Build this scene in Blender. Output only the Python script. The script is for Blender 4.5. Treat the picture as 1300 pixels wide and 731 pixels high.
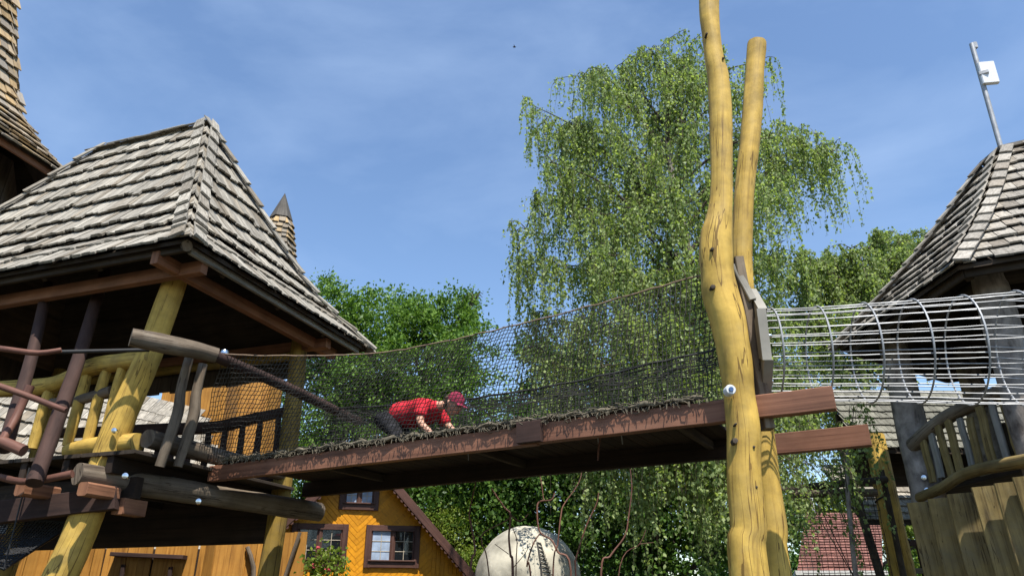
import bpy, bmesh, math, random
import numpy as np
from mathutils import Vector as V, Matrix, noise as mnoise

# ------------------------------------------------------------------ reset, camera, world, sun
for o in list(bpy.data.objects): bpy.data.objects.remove(o, do_unlink=True)
scene = bpy.context.scene
col = scene.collection
R = math.radians
rnd = random.Random(7)
PITCH, FPX, CAMZ = R(24.0), 900.0, 1.6
cam_d = bpy.data.cameras.new('camera'); cam = bpy.data.objects.new('camera', cam_d); col.objects.link(cam)
cam.location = (0, 0, CAMZ); cam.rotation_euler = (R(90) + PITCH, 0, 0)
cam_d.sensor_width = 36; cam_d.lens = 36 * FPX / 1300; cam_d.clip_start = 0.05; cam_d.clip_end = 2000
scene.camera = cam
SUN_EL, SUN_AZ = R(62), R(-20)                   # azimuth: to the left of straight behind the camera
sdir = V((-math.sin(SUN_AZ) * math.cos(SUN_EL), -math.cos(SUN_AZ) * math.cos(SUN_EL), math.sin(SUN_EL)))
w = bpy.data.worlds.new('World'); scene.world = w; w.use_nodes = True
nt = w.node_tree; N = nt.nodes; Lk = nt.links
for n in list(N): N.remove(n)
out = N.new('ShaderNodeOutputWorld'); bg = N.new('ShaderNodeBackground'); sky = N.new('ShaderNodeTexSky')
sky.sky_type = 'NISHITA'; sky.sun_disc = False; sky.sun_elevation = SUN_EL
sky.sun_rotation = math.atan2(sdir.x, sdir.y); sky.altitude = 200; sky.air_density = 1.15; sky.dust_density = 0.35; sky.ozone_density = 4.0
bg.inputs['Strength'].default_value = 0.13
tc = N.new('ShaderNodeTexCoord'); mp = N.new('ShaderNodeMapping'); mp.inputs['Scale'].default_value = (1.5, 2.2, 3.6)
mp.inputs['Rotation'].default_value = (0.25, 0.35, 0.3)
cn = N.new('ShaderNodeTexNoise'); cn.inputs['Scale'].default_value = 1.5; cn.inputs['Detail'].default_value = 7; cn.inputs['Roughness'].default_value = 0.55; cn.inputs['Distortion'].default_value = 0.4
cr = N.new('ShaderNodeValToRGB'); cr.color_ramp.elements[0].position = 0.44; cr.color_ramp.elements[0].color = (0, 0, 0, 1)
cr.color_ramp.elements[1].position = 0.78; cr.color_ramp.elements[1].color = (0.28, 0.28, 0.28, 1)
mx = N.new('ShaderNodeMixRGB'); mx.inputs[2].default_value = (3.4, 4.4, 6.0, 1)
Lk.new(tc.outputs['Generated'], mp.inputs[0]); Lk.new(mp.outputs[0], cn.inputs[0]); Lk.new(cn.outputs['Fac'], cr.inputs[0])
Lk.new(cr.outputs[0], mx.inputs[0]); Lk.new(sky.outputs[0], mx.inputs[1]); Lk.new(mx.outputs[0], bg.inputs[0]); Lk.new(bg.outputs[0], out.inputs[0])
sl = bpy.data.lights.new('sun', 'SUN'); sl.energy = 4.9; sl.angle = R(0.53); sl.color = (1.0, 0.955, 0.88)
so = bpy.data.objects.new('sun', sl); col.objects.link(so); so.location = (0, 0, 30); so.rotation_euler = sdir.to_track_quat('Z', 'Y').to_euler()
scene.view_settings.view_transform = 'Standard'; scene.view_settings.look = 'None'
scene.view_settings.gamma = 1.0; scene.view_settings.use_curve_mapping = False; scene.view_settings.exposure = 0.72
scene.render.engine = 'CYCLES'

# ------------------------------------------------------------------ measuring helpers (photo pixel -> place)
CS, SN = math.cos(PITCH), math.sin(PITCH)
def ray(px, py):
    u = (px - 650) / FPX; v = (365.5 - py) / FPX
    return V((u, CS - v * SN, SN + v * CS))
def at(px, py, Y):
    d = ray(px, py); return V((0, 0, CAMZ)) + d * (Y / d.y)
def hz(px, py, z):
    d = ray(px, py); return V((0, 0, CAMZ)) + d * ((z - CAMZ) / d.z)

# ------------------------------------------------------------------ materials
def new_mat(name):
    m = bpy.data.materials.new(name); m.use_nodes = True
    return m, m.node_tree.nodes, m.node_tree.links, m.node_tree.nodes['Principled BSDF']
def wood(name, c1, c2, dark, su=26, sv=1.3, rough=0.75, bump=0.35, var=0.25, blotch=0.35, bscale=2.2, tint=None, crack=0.0, weather=None):
    m, n, l, b = new_mat(name)
    uv = n.new('ShaderNodeUVMap'); mp = n.new('ShaderNodeMapping'); mp.inputs['Scale'].default_value = (su, sv, 1)
    ns = n.new('ShaderNodeTexNoise'); ns.inputs['Scale'].default_value = 1.0; ns.inputs['Detail'].default_value = 6; ns.inputs['Roughness'].default_value = 0.62; ns.inputs['Distortion'].default_value = 0.5
    l.new(uv.outputs[0], mp.inputs[0]); l.new(mp.outputs[0], ns.inputs[0])
    r = n.new('ShaderNodeValToRGB'); e = r.color_ramp.elements
    e[0].position = 0.30; e[0].color = (*dark, 1); e[1].position = 0.72; e[1].color = (*c2, 1)
    k = r.color_ramp.elements.new(0.46); k.color = (*c1, 1)
    l.new(ns.outputs['Fac'], r.inputs[0])
    oc = n.new('ShaderNodeTexCoord'); n2 = n.new('ShaderNodeTexNoise'); n2.inputs['Scale'].default_value = bscale; n2.inputs['Detail'].default_value = 5; n2.inputs['Roughness'].default_value = 0.6
    l.new(oc.outputs['Object'], n2.inputs[0])
    oi = n.new('ShaderNodeObjectInfo'); ge = n.new('ShaderNodeNewGeometry')
    ad = n.new('ShaderNodeMath'); ad.operation = 'ADD'; l.new(oi.outputs['Random'], ad.inputs[0]); l.new(ge.outputs['Random Per Island'], ad.inputs[1])
    fr = n.new('ShaderNodeMath'); fr.operation = 'FRACT'; l.new(ad.outputs[0], fr.inputs[0])
    mr = n.new('ShaderNodeMapRange'); mr.inputs['To Min'].default_value = 1 - var; mr.inputs['To Max'].default_value = 1 + var; l.new(fr.outputs[0], mr.inputs[0])
    m2 = n.new('ShaderNodeMapRange'); m2.inputs['From Min'].default_value = 0.3; m2.inputs['From Max'].default_value = 0.7; m2.inputs['To Min'].default_value = 1 - blotch; m2.inputs['To Max'].default_value = 1 + blotch * 0.5
    l.new(n2.outputs['Fac'], m2.inputs[0])
    mu = n.new('ShaderNodeMath'); mu.operation = 'MULTIPLY'; l.new(mr.outputs[0], mu.inputs[0]); l.new(m2.outputs[0], mu.inputs[1])
    cx = n.new('ShaderNodeMixRGB'); cx.blend_type = 'MULTIPLY'; cx.inputs[0].default_value = 1
    l.new(r.outputs[0], cx.inputs[1]); l.new(mu.outputs[0], cx.inputs[2])
    last = cx
    if tint:                                     # some pieces carry a second tone
        tm = n.new('ShaderNodeMixRGB'); tm.inputs[2].default_value = (*tint[0], 1)
        sp = n.new('ShaderNodeMath'); sp.operation = 'MULTIPLY'; sp.inputs[1].default_value = 7.13; l.new(fr.outputs[0], sp.inputs[0])
        f2 = n.new('ShaderNodeMath'); f2.operation = 'FRACT'; l.new(sp.outputs[0], f2.inputs[0])
        gt = n.new('ShaderNodeMapRange'); gt.inputs['From Min'].default_value = 1 - tint[1]; gt.inputs['From Max'].default_value = 1.0; gt.inputs['To Max'].default_value = 0.85; l.new(f2.outputs[0], gt.inputs[0])
        l.new(gt.outputs[0], tm.inputs[0]); l.new(r.outputs[0], tm.inputs[1]); l.new(tm.outputs[0], cx.inputs[1])
    if weather:                                  # greyed patches where the stain has worn off
        n5 = n.new('ShaderNodeTexNoise'); n5.inputs['Scale'].default_value = 1.7; n5.inputs['Detail'].default_value = 8; n5.inputs['Roughness'].default_value = .7; l.new(oc.outputs['Object'], n5.inputs[0])
        w5 = n.new('ShaderNodeMapRange'); w5.inputs['From Min'].default_value = .50; w5.inputs['From Max'].default_value = .72; w5.inputs['To Max'].default_value = weather[1]; l.new(n5.outputs['Fac'], w5.inputs[0])
        wm = n.new('ShaderNodeMixRGB'); wm.inputs[2].default_value = (*weather[0], 1); l.new(w5.outputs[0], wm.inputs[0]); l.new(last.outputs[0], wm.inputs[1]); last = wm
    if crack:                                    # drying cracks along the grain
        mc = n.new('ShaderNodeMapping'); mc.inputs['Scale'].default_value = (13, .55, 1); l.new(uv.outputs[0], mc.inputs[0])
        n6 = n.new('ShaderNodeTexNoise'); n6.inputs['Scale'].default_value = 1; n6.inputs['Detail'].default_value = 3; n6.inputs['Distortion'].default_value = .25; l.new(mc.outputs[0], n6.inputs[0])
        sb = n.new('ShaderNodeMath'); sb.operation = 'SUBTRACT'; sb.inputs[1].default_value = .5; l.new(n6.outputs['Fac'], sb.inputs[0])
        ab = n.new('ShaderNodeMath'); ab.operation = 'ABSOLUTE'; l.new(sb.outputs[0], ab.inputs[0])
        n7 = n.new('ShaderNodeTexNoise'); n7.inputs['Scale'].default_value = 1.1; n7.inputs['Detail'].default_value = 2; l.new(oc.outputs['Object'], n7.inputs[0])
        wd_ = n.new('ShaderNodeMapRange'); wd_.inputs['From Min'].default_value = .38; wd_.inputs['From Max'].default_value = .72; wd_.inputs['To Min'].default_value = .0005; wd_.inputs['To Max'].default_value = .016; l.new(n7.outputs['Fac'], wd_.inputs[0])
        ls = n.new('ShaderNodeMath'); ls.operation = 'LESS_THAN'; l.new(ab.outputs[0], ls.inputs[0]); l.new(wd_.outputs[0], ls.inputs[1])
        kf = n.new('ShaderNodeMath'); kf.operation = 'MULTIPLY'; kf.inputs[1].default_value = crack; l.new(ls.outputs[0], kf.inputs[0])
        cm = n.new('ShaderNodeMixRGB'); cm.inputs[2].default_value = (dark[0] * .35, dark[1] * .3, dark[2] * .3, 1); l.new(kf.outputs[0], cm.inputs[0]); l.new(last.outputs[0], cm.inputs[1]); last = cm
    l.new(last.outputs[0], b.inputs['Base Color']); b.inputs['Roughness'].default_value = rough
    b.inputs['Specular IOR Level'].default_value = 0.25
    bp = n.new('ShaderNodeBump'); bp.inputs['Strength'].default_value = bump; bp.inputs['Distance'].default_value = 0.01
    sm = n.new('ShaderNodeMath'); sm.operation = 'ADD'; l.new(ns.outputs['Fac'], sm.inputs[0]); l.new(n2.outputs['Fac'], sm.inputs[1])
    l.new(sm.outputs[0], bp.inputs['Height']); l.new(bp.outputs[0], b.inputs['Normal'])
    return m
def plain(name, c, rough=0.6, metal=0.0, spec=0.4, nscale=30, namt=0.25, bump=0.0):
    m, n, l, b = new_mat(name)
    oc = n.new('ShaderNodeTexCoord'); ns = n.new('ShaderNodeTexNoise'); ns.inputs['Scale'].default_value = nscale; ns.inputs['Detail'].default_value = 5
    l.new(oc.outputs['Object'], ns.inputs[0])
    mr = n.new('ShaderNodeMapRange'); mr.inputs['From Min'].default_value = 0.25; mr.inputs['From Max'].default_value = 0.75
    mr.inputs['To Min'].default_value = 1 - namt; mr.inputs['To Max'].default_value = 1 + namt; l.new(ns.outputs['Fac'], mr.inputs[0])
    mx = n.new('ShaderNodeMixRGB'); mx.blend_type = 'MULTIPLY'; mx.inputs[0].default_value = 1; mx.inputs[1].default_value = (*c, 1)
    l.new(mr.outputs[0], mx.inputs[2]); l.new(mx.outputs[0], b.inputs['Base Color'])
    b.inputs['Roughness'].default_value = rough; b.inputs['Metallic'].default_value = metal; b.inputs['Specular IOR Level'].default_value = spec
    if bump:
        bp = n.new('ShaderNodeBump'); bp.inputs['Strength'].default_value = bump; bp.inputs['Distance'].default_value = 0.02
        l.new(ns.outputs['Fac'], bp.inputs['Height']); l.new(bp.outputs[0], b.inputs['Normal'])
    return m
def leafmat(name, c1, c2, c3, trans=0.35, rough=0.45):
    m, n, l, b = new_mat(name)
    ge = n.new('ShaderNodeNewGeometry'); r = n.new('ShaderNodeValToRGB'); e = r.color_ramp.elements
    e[0].position = 0.0; e[0].color = (*c1, 1); e[1].position = 1.0; e[1].color = (*c3, 1); k = e.new(0.55); k.color = (*c2, 1)
    l.new(ge.outputs['Random Per Island'], r.inputs[0])
    l.new(r.outputs[0], b.inputs['Base Color']); b.inputs['Roughness'].default_value = rough; b.inputs['Specular IOR Level'].default_value = 0.2
    t = n.new('ShaderNodeBsdfTranslucent'); tm = n.new('ShaderNodeMixRGB'); tm.blend_type = 'MULTIPLY'; tm.inputs[0].default_value = 1; tm.inputs[2].default_value = (1.25, 1.35, 0.55, 1)
    l.new(r.outputs[0], tm.inputs[1]); l.new(tm.outputs[0], t.inputs[0])
    ms = n.new('ShaderNodeMixShader'); ms.inputs[0].default_value = trans
    l.new(b.outputs[0], ms.inputs[1]); l.new(t.outputs[0], ms.inputs[2])
    l.new(ms.outputs[0], n['Material Output'].inputs['Surface'])
    return m
M = {}
M['shake'] = wood('weathered_shake', (.295, .268, .222), (.385, .357, .302), (.105, .092, .072), su=55, sv=2.2, var=.30, blotch=.35, bscale=5, rough=.9, bump=.6, tint=((.20, .165, .12), .35))
M['shake2'] = wood('tower_shake', (.30, .272, .23), (.39, .36, .31), (.15, .135, .11), su=50, sv=2.2, var=.28, blotch=.3, bscale=5, rough=.9, bump=.6, tint=((.18, .15, .115), .35))
M['shake_gold'] = wood('golden_shake', (.30, .205, .10), (.38, .27, .135), (.15, .10, .055), su=38, sv=2.0, var=.30, blotch=.2, rough=.85, tint=((.24, .225, .20), .8))
M['shake_deepgrey'] = wood('deep_grey_shake', (.15, .145, .115), (.21, .20, .165), (.07, .066, .05), su=50, sv=2.2, var=.25, blotch=.3, bscale=5, rough=.95)  # darker grey version of the shake colour
M['shake_dark'] = wood('dark_shake', (.075, .068, .06), (.11, .10, .085), (.04, .035, .03), su=38, sv=2, var=.2, rough=.9)
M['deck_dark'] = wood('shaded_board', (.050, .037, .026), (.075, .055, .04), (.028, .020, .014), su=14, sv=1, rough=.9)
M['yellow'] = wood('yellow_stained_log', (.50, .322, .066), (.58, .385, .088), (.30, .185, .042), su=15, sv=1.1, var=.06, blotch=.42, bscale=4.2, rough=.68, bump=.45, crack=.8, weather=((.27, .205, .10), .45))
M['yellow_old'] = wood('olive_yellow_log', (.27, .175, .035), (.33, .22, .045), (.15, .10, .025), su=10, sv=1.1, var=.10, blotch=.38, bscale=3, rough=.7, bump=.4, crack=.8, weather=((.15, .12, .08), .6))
M['greylog'] = wood('grey_weathered_log', (.155, .118, .083), (.225, .18, .13), (.06, .043, .03), su=16, sv=.8, var=.12, blotch=.45, rough=.85, bump=.6, crack=.85, weather=((.23, .20, .16), .6))
M['greyboard'] = wood('silver_grey_board', (.25, .235, .20), (.36, .34, .30), (.12, .11, .09), su=24, sv=1.0, var=.12, blotch=.3, rough=.85)
M['bark'] = wood('rough_grey_bark', (.23, .195, .165), (.33, .285, .245), (.09, .07, .058), su=9, sv=4, var=.08, blotch=.5, bscale=5, rough=.95, bump=.8)
M['beam'] = wood('red_brown_beam', (.18, .080, .047), (.24, .115, .070), (.09, .04, .024), su=22, sv=.7, var=.10, blotch=.28, rough=.6, bump=.2)
M['shadetone'] = wood('shade_toned_board', (.030, .019, .013), (.042, .027, .018), (.016, .010, .007), su=18, sv=.8, rough=.85)  # near-black tone: shade put into the board colour
M['eave'] = wood('brown_eave_beam', (.22, .10, .055), (.29, .14, .075), (.12, .055, .03), su=22, sv=.7, var=.08, rough=.7)
M['brownpole'] = wood('brown_stained_pole', (.045, .025, .020), (.07, .038, .030), (.024, .013, .011), su=10, sv=1, var=.12, blotch=.35, rough=.85, bump=.25)
M['redtwig'] = wood('red_brown_twig', (.135, .060, .042), (.19, .09, .062), (.07, .03, .022), su=12, sv=2, var=.12, rough=.6)
M['orange'] = wood('orange_stained_plank', (.38, .175, .032), (.47, .235, .05), (.19, .08, .016), su=20, sv=.8, var=.16, blotch=.25, rough=.6)
M['houseorange'] = wood('orange_cladding', (.60, .245, .008), (.68, .30, .012), (.42, .16, .005), su=24, sv=.8, var=.16, blotch=.18, rough=.5, bump=.15)
M['winbrown'] = wood('dark_brown_window_wood', (.085, .040, .030), (.115, .058, .042), (.05, .024, .018), su=20, sv=1, var=.06, rough=.5, bump=.15)
M['olive'] = wood('olive_palisade_plank', (.25, .18, .068), (.32, .24, .095), (.11, .075, .03), su=22, sv=.9, var=.18, blotch=.45, bscale=2.5, rough=.75, bump=.5, crack=.7, weather=((.17, .15, .10), .7))
M['birchbark'] = wood('birch_bark', (.33, .30, .26), (.55, .52, .47), (.06, .05, .04), su=5, sv=7, var=.05, rough=.8)
M['darkbark'] = wood('dark_bark', (.06, .047, .035), (.10, .08, .06), (.03, .022, .016), su=12, sv=3, var=.1, rough=.95)
M['twig'] = plain('thin_twig', (.075, .055, .035), .8)
M['net'] = plain('weathered_black_netting', (.044, .041, .036), .85, nscale=4, namt=.4)
M['nethem'] = plain('dusty_net_hem', (.125, .105, .072), .95, nscale=25, namt=.5)
M['rope'] = plain('brown_rope', (.22, .15, .10), .9, nscale=60, namt=.3)
M['blackrope'] = plain('black_rope', (.015, .015, .016), .7)
M['steel'] = plain('galvanised_steel', (.33, .335, .34), .5, .3, .3, 9, .35)
M['bolt'] = plain('bright_bolt', (.62, .64, .66), .22, 1.0)
M['whiteplastic'] = plain('white_plastic', (.62, .63, .64), .4, 0, .5, 8, .05)
M['bluecap'] = plain('blue_bolt_core', (.05, .10, .22), .4)
M['stone'] = plain('pale_concrete', (.37, .34, .265), .95, nscale=3.2, namt=.6, bump=.8)
M['stonedark'] = plain('dark_groove_paint', (.045, .042, .038), .9)
M['redtile'] = wood('red_roof_tile', (.19, .085, .066), (.25, .12, .095), (.11, .05, .04), su=10, sv=10, var=.25, rough=.8)
M['gutter'] = plain('pale_gutter', (.5, .48, .44), .5)
M['glass'] = plain('window_glass', (.012, .014, .016), .03, 0, .9, 3, .1)
M['paleblue'] = plain('pale_blue_pane', (.30, .37, .48), .9, nscale=6, namt=.3)  # pale blue tone given to whole window panes
M['mull'] = plain('cream_muntin', (.42, .36, .27), .6)
M['ground'] = plain('trodden_grass_ground', (.050, .046, .026), .95, nscale=1.2, namt=.5, bump=.4)
M['oakleaf'] = leafmat('oak_leaf', (.050, .105, .016), (.10, .19, .03), (.19, .30, .055), .30)
M['darkleaf'] = leafmat('dark_leaf', (.030, .072, .014), (.058, .12, .02), (.11, .185, .034), .28)
M['birchleaf'] = leafmat('birch_leaf', (.15, .205, .07), (.26, .335, .125), (.42, .49, .23), .48, .55)
M['yellowleaf'] = leafmat('pale_leaf', (.09, .15, .02), (.15, .21, .03), (.22, .26, .05), .35)
M['skin'] = plain('skin', (.52, .27, .18), .5, 0, .4, 12, .12)
M['shirt'] = plain('red_shirt_cloth', (.50, .022, .036), .9, 0, .2, 11, .10, .9)
M['trouser'] = plain('black_trouser_cloth', (.022, .022, .026), .9, 0, .2, 14, .8)
M['cap'] = plain('maroon_cap_cloth', (.20, .018, .045), .85, 0, .2, 30, .45)
M['hair'] = plain('brown_hair', (.05, .028, .016), .7)
M['shoe'] = plain('grey_shoe', (.12, .12, .13), .7)
M['bird'] = plain('dark_feathers', (.02, .02, .022), .8)
M['leafflower'] = plain('pink_flower', (.5, .07, .09), .7)

# ------------------------------------------------------------------ mesh builder
class MB:
    def __init__(s): s.v = []; s.f = []; s.uv = []; s.mi = []
    def face(s, idx, uvs, mi=0): s.f.append(tuple(idx)); s.uv.extend(uvs); s.mi.append(mi)
    def quad(s, pts, uvs=None, mi=0):
        b = len(s.v); s.v.extend([tuple(p) for p in pts]); s.face(range(b, b + len(pts)), uvs or [(0, 0)] * len(pts), mi)
    def tube(s, path, rad, n=10, wob=0.0, caps=True, seed=0, flat=1.0, mi=0):
        """path: list of Vectors; rad: number or list; rings joined as one skin, end caps"""
        P = [V(p) for p in path]; m = len(P)
        if not isinstance(rad, (list, tuple)): rad = [rad] * m
        t0 = (P[1] - P[0]).normalized(); a = V((0, 0, 1)) if abs(t0.z) < .9 else V((1, 0, 0))
        x = t0.cross(a).normalized(); b0 = len(s.v); L = 0; ou = rnd.random() * 10
        rings = []
        for i in range(m):
            t = (P[min(i + 1, m - 1)] - P[max(i - 1, 0)]).normalized()
            x = (x - t * x.dot(t)).normalized(); y = t.cross(x)
            if i: L += (P[i] - P[i - 1]).length
            rings.append(L)
            for k in range(n):
                an = 2 * math.pi * k / n; r = rad[i]
                if wob: r *= 1 + wob * mnoise.noise(V((math.cos(an) * 1.3 + seed * 7.1, math.sin(an) * 1.3, L * 1.6 + seed))) + wob * .45 * mnoise.noise(V((math.cos(an) * 3.4 + seed * 3.7, math.sin(an) * 3.4, L * 4.6 - seed)))
                s.v.append(tuple(P[i] + x * (math.cos(an) * r) + y * (math.sin(an) * r * flat)))
        for i in range(m - 1):
            for k in range(n):
                k2 = (k + 1) % n; A = b0 + i * n
                w0 = 2 * math.pi * rad[0] * k / n + ou; w1 = 2 * math.pi * rad[0] * (k + 1) / n + ou
                s.face((A + k, A + k2, A + n + k2, A + n + k), [(w0, rings[i]), (w1, rings[i]), (w1, rings[i + 1]), (w0, rings[i + 1])], mi)
        if caps:
            for ring, rev in ((0, True), (m - 1, False)):
                ids = [b0 + ring * n + k for k in range(n)]
                if rev: ids.reverse()
                s.face(ids, [(math.cos(2 * math.pi * k / n) * .05 + ou, math.sin(2 * math.pi * k / n) * .05) for k in range(n)], mi)
    def beam(s, a, b, wd, ht, up=(0, 0, 1), ch=.006, seg=1, wob=0.0, mi=0):
        """squared timber from a to b, wd across, ht along up, chamfered long edges"""
        a = V(a); b = V(b); t = (b - a).normalized(); up = V(up); x = t.cross(up).normalized(); y = x.cross(t).normalized()
        hw, hh = wd / 2, ht / 2; c = min(ch, hw * .6, hh * .6)
        sec = [(-hw + c, -hh), (hw - c, -hh), (hw, -hh + c), (hw, hh - c), (hw - c, hh), (-hw + c, hh), (-hw, hh - c), (-hw, -hh + c)]
        per = [0]
        for k in range(8): per.append(per[-1] + math.dist(sec[k], sec[(k + 1) % 8]))
        b0 = len(s.v); ou = rnd.random() * 10; ov = rnd.random() * 10; Ln = (b - a).length
        for i in range(seg + 1):
            f = i / seg; p = a.lerp(b, f)
            wx = rnd.uniform(-wob, wob); wy = rnd.uniform(-wob, wob)
            for (u, v) in sec: s.v.append(tuple(p + x * (u + wx) + y * (v + wy)))
        for i in range(seg):
            for k in range(8):
                k2 = (k + 1) % 8; A = b0 + i * 8; v0 = ov + Ln * i / seg; v1 = ov + Ln * (i + 1) / seg
                s.face((A + k, A + k2, A + 8 + k2, A + 8 + k), [(ou + per[k], v0), (ou + per[k + 1], v0), (ou + per[k + 1], v1), (ou + per[k], v1)], mi)
        s.face([b0 + k for k in reversed(range(8))], [(ou + q[0], ov + q[1]) for q in reversed(sec)], mi)
        s.face([b0 + seg * 8 + k for k in range(8)], [(ou + q[0], ov + q[1]) for q in sec], mi)
    def prism(s, poly, ext, mi=0):
        """flat polygon (list of Vectors) pushed along ext"""
        poly = [V(p) for p in poly]; ext = V(ext); n = len(poly); b = len(s.v)
        for p in poly: s.v.append(tuple(p))
        for p in poly: s.v.append(tuple(p + ext))
        o = poly[0]; e = (poly[1] - poly[0]).normalized(); nn = ext.normalized(); g = nn.cross(e); ou = rnd.random() * 9
        uv = [((p - o).dot(g) + ou, (p - o).dot(e)) for p in poly]
        nrm = (poly[1] - poly[0]).cross(poly[2] - poly[0])
        ids = list(range(n)); flip = nrm.dot(ext) > 0
        bot = list(reversed(ids)) if flip else ids; top = [b + n + k for k in (ids if flip else reversed(ids))]
        s.face([b + k for k in bot], [uv[k] for k in bot], mi); s.face(top, [uv[k - b - n] for k in top], mi)
        for k in range(n):
            k2 = (k + 1) % n; q = (b + k, b + k2, b + n + k2, b + n + k)
            if not flip: q = tuple(reversed(q))
            s.face(q, [(uv[k][0], uv[k][1])] * 4, mi)
WL = {}
def finish(me, name, mat, parent, smooth=False):
    for m in (mat if isinstance(mat, (list, tuple)) else [mat]): me.materials.append(M[m])
    n = len(me.vertices); co = np.empty(n * 3, 'f'); me.vertices.foreach_get('co', co); co = co.reshape(-1, 3)
    base = np.array([co[:, 0].mean(), co[:, 1].mean(), co[:, 2].min()], 'f')
    co -= base; me.vertices.foreach_set('co', co.ravel())
    if smooth: me.polygons.foreach_set('use_smooth', np.ones(len(me.polygons), bool))
    me.update()
    o = bpy.data.objects.new(name, me); col.objects.link(o)
    b = V([float(q) for q in base]); WL[o.name] = b
    if parent is not None: o.parent = parent; o.location = b - WL[parent.name]
    else: o.location = b
    return o
def build(name, mb, mat, parent=None, smooth=False):
    me = bpy.data.meshes.new(name); me.from_pydata(mb.v, [], mb.f)
    ul = me.uv_layers.new(name='UVMap'); ul.data.foreach_set('uv', np.array(mb.uv, 'f').ravel())
    if any(mb.mi): me.polygons.foreach_set('material_index', np.array(mb.mi, 'i'))
    o = finish(me, name, mat, parent, smooth)
    if smooth:
        for e in me.edges: pass
        me.set_sharp_from_angle(angle=R(50))
    return o
def thing(name, label, cat, loc, group=None):
    o = bpy.data.objects.new(name, None); col.objects.link(o); o.empty_display_size = .3
    o.location = loc; WL[o.name] = V(loc); o['label'] = label; o['category'] = cat
    if group: o['group'] = group
    return o
def tag(o, label, cat, group=None):
    o['label'] = label; o['category'] = cat
    if group: o['group'] = group
    return o
def spline(pts, n):
    """Catmull-Rom through (Vector, radius) knots -> n samples"""
    P = [V((*p[0], p[1])) if len(p) == 2 else p for p in [(tuple(q[0]), q[1]) for q in pts]]
    P = [np.array([*q[0], q[1]], float) for q in [(tuple(a), r) for a, r in pts]]
    out_p, out_r = [], []
    m = len(P) - 1
    for i in range(n):
        t = i / (n - 1) * m; k = min(int(t), m - 1); f = t - k
        p0, p1, p2, p3 = P[max(k - 1, 0)], P[k], P[k + 1], P[min(k + 2, m)]
        q = .5 * ((2 * p1) + (-p0 + p2) * f + (2 * p0 - 5 * p1 + 4 * p2 - p3) * f * f + (-p0 + 3 * p1 - 3 * p2 + p3) * f ** 3)
        out_p.append(V(q[:3])); out_r.append(max(float(q[3]), .001))
    return out_p, out_r
def log(name, pts, mat, parent=None, n=14, seg=14, wob=.10, flat=1.0):
    p, r = spline(pts, seg); m = MB(); m.tube(p, r, n, wob, seed=rnd.random() * 50, flat=flat)
    return build(name, m, mat, parent, smooth=True)
def board(name, a, b, wd, ht, mat, parent=None, up=(0, 0, 1), ch=.006, seg=1, wob=0):
    m = MB(); m.beam(a, b, wd, ht, up, ch, seg, wob); return build(name, m, mat, parent)
def bolt(p, d, parent, r=.018, mat='bolt'):
    m = MB(); p = V(p); d = V(d).normalized()
    m.tube([p - d * .03, p, p + d * .012, p + d * .016], [r * 1.5, r * 1.5, r * 1.3, r * .6], 10); return build('bolt', m, mat, parent, True)
def H(a, z): return V((a[0], a[1], z))
def V2(x, y): return V((x, y, 0))

# ------------------------------------------------------------------ ground
gm = MB(); gs = 600; K = 24
gm.quad([(-gs, -gs, 0), (gs, -gs, 0), (gs, gs, 0), (-gs, gs, 0)], [(0, 0), (1, 0), (1, 1), (0, 1)])
g = build('ground', gm, 'ground'); g['kind'] = 'structure'

# ------------------------------------------------------------------ shingled roofs
def shake_mesh(name, j, mat):
    """a split board, x across (1), y up the slope (1), thick at the butt"""
    r = random.Random(j); m = MB()
    yl = r.uniform(-.05, .03); yr = r.uniform(-.05, .03); ym = (yl + yr) / 2 + r.uniform(-.03, .03); zm = r.uniform(-.1, .25)
    bot = [(-.49, yl, 0), (0, ym, 0), (.49, yr, 0), (.47, 1, 0), (-.47, 1, 0)]
    top = [(-.49, yl, 1), (0, ym, 1 + zm), (.49, yr, 1), (.47, 1, .35), (-.47, 1, .35)]
    m.v = bot + top; uo = r.random() * 5
    uvb = [(p[0] * .12 + uo, p[1] * .5) for p in bot]
    m.face((4, 3, 2, 1, 0), [uvb[k] for k in (4, 3, 2, 1, 0)]); m.face((5, 6, 9), [uvb[k] for k in (0, 1, 4)]); m.face((6, 7, 8, 9), [uvb[k] for k in (1, 2, 3, 4)])
    for a, b in ((0, 1), (1, 2), (2, 3), (3, 4), (4, 0)): m.face((a, b, b + 5, a + 5), [uvb[a], uvb[b], uvb[b], uvb[a]])
    me = bpy.data.meshes.new(name); me.from_pydata(m.v, [], m.f); ul = me.uv_layers.new(name='UVMap'); ul.data.foreach_set('uv', np.array(m.uv, 'f').ravel())
    me.materials.append(M[mat]); return me
SHK = {}
def shake_set(mat):
    if mat not in SHK: SHK[mat] = [shake_mesh('shingle', j + 1, mat) for j in range(6)]
    return SHK[mat]
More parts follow.
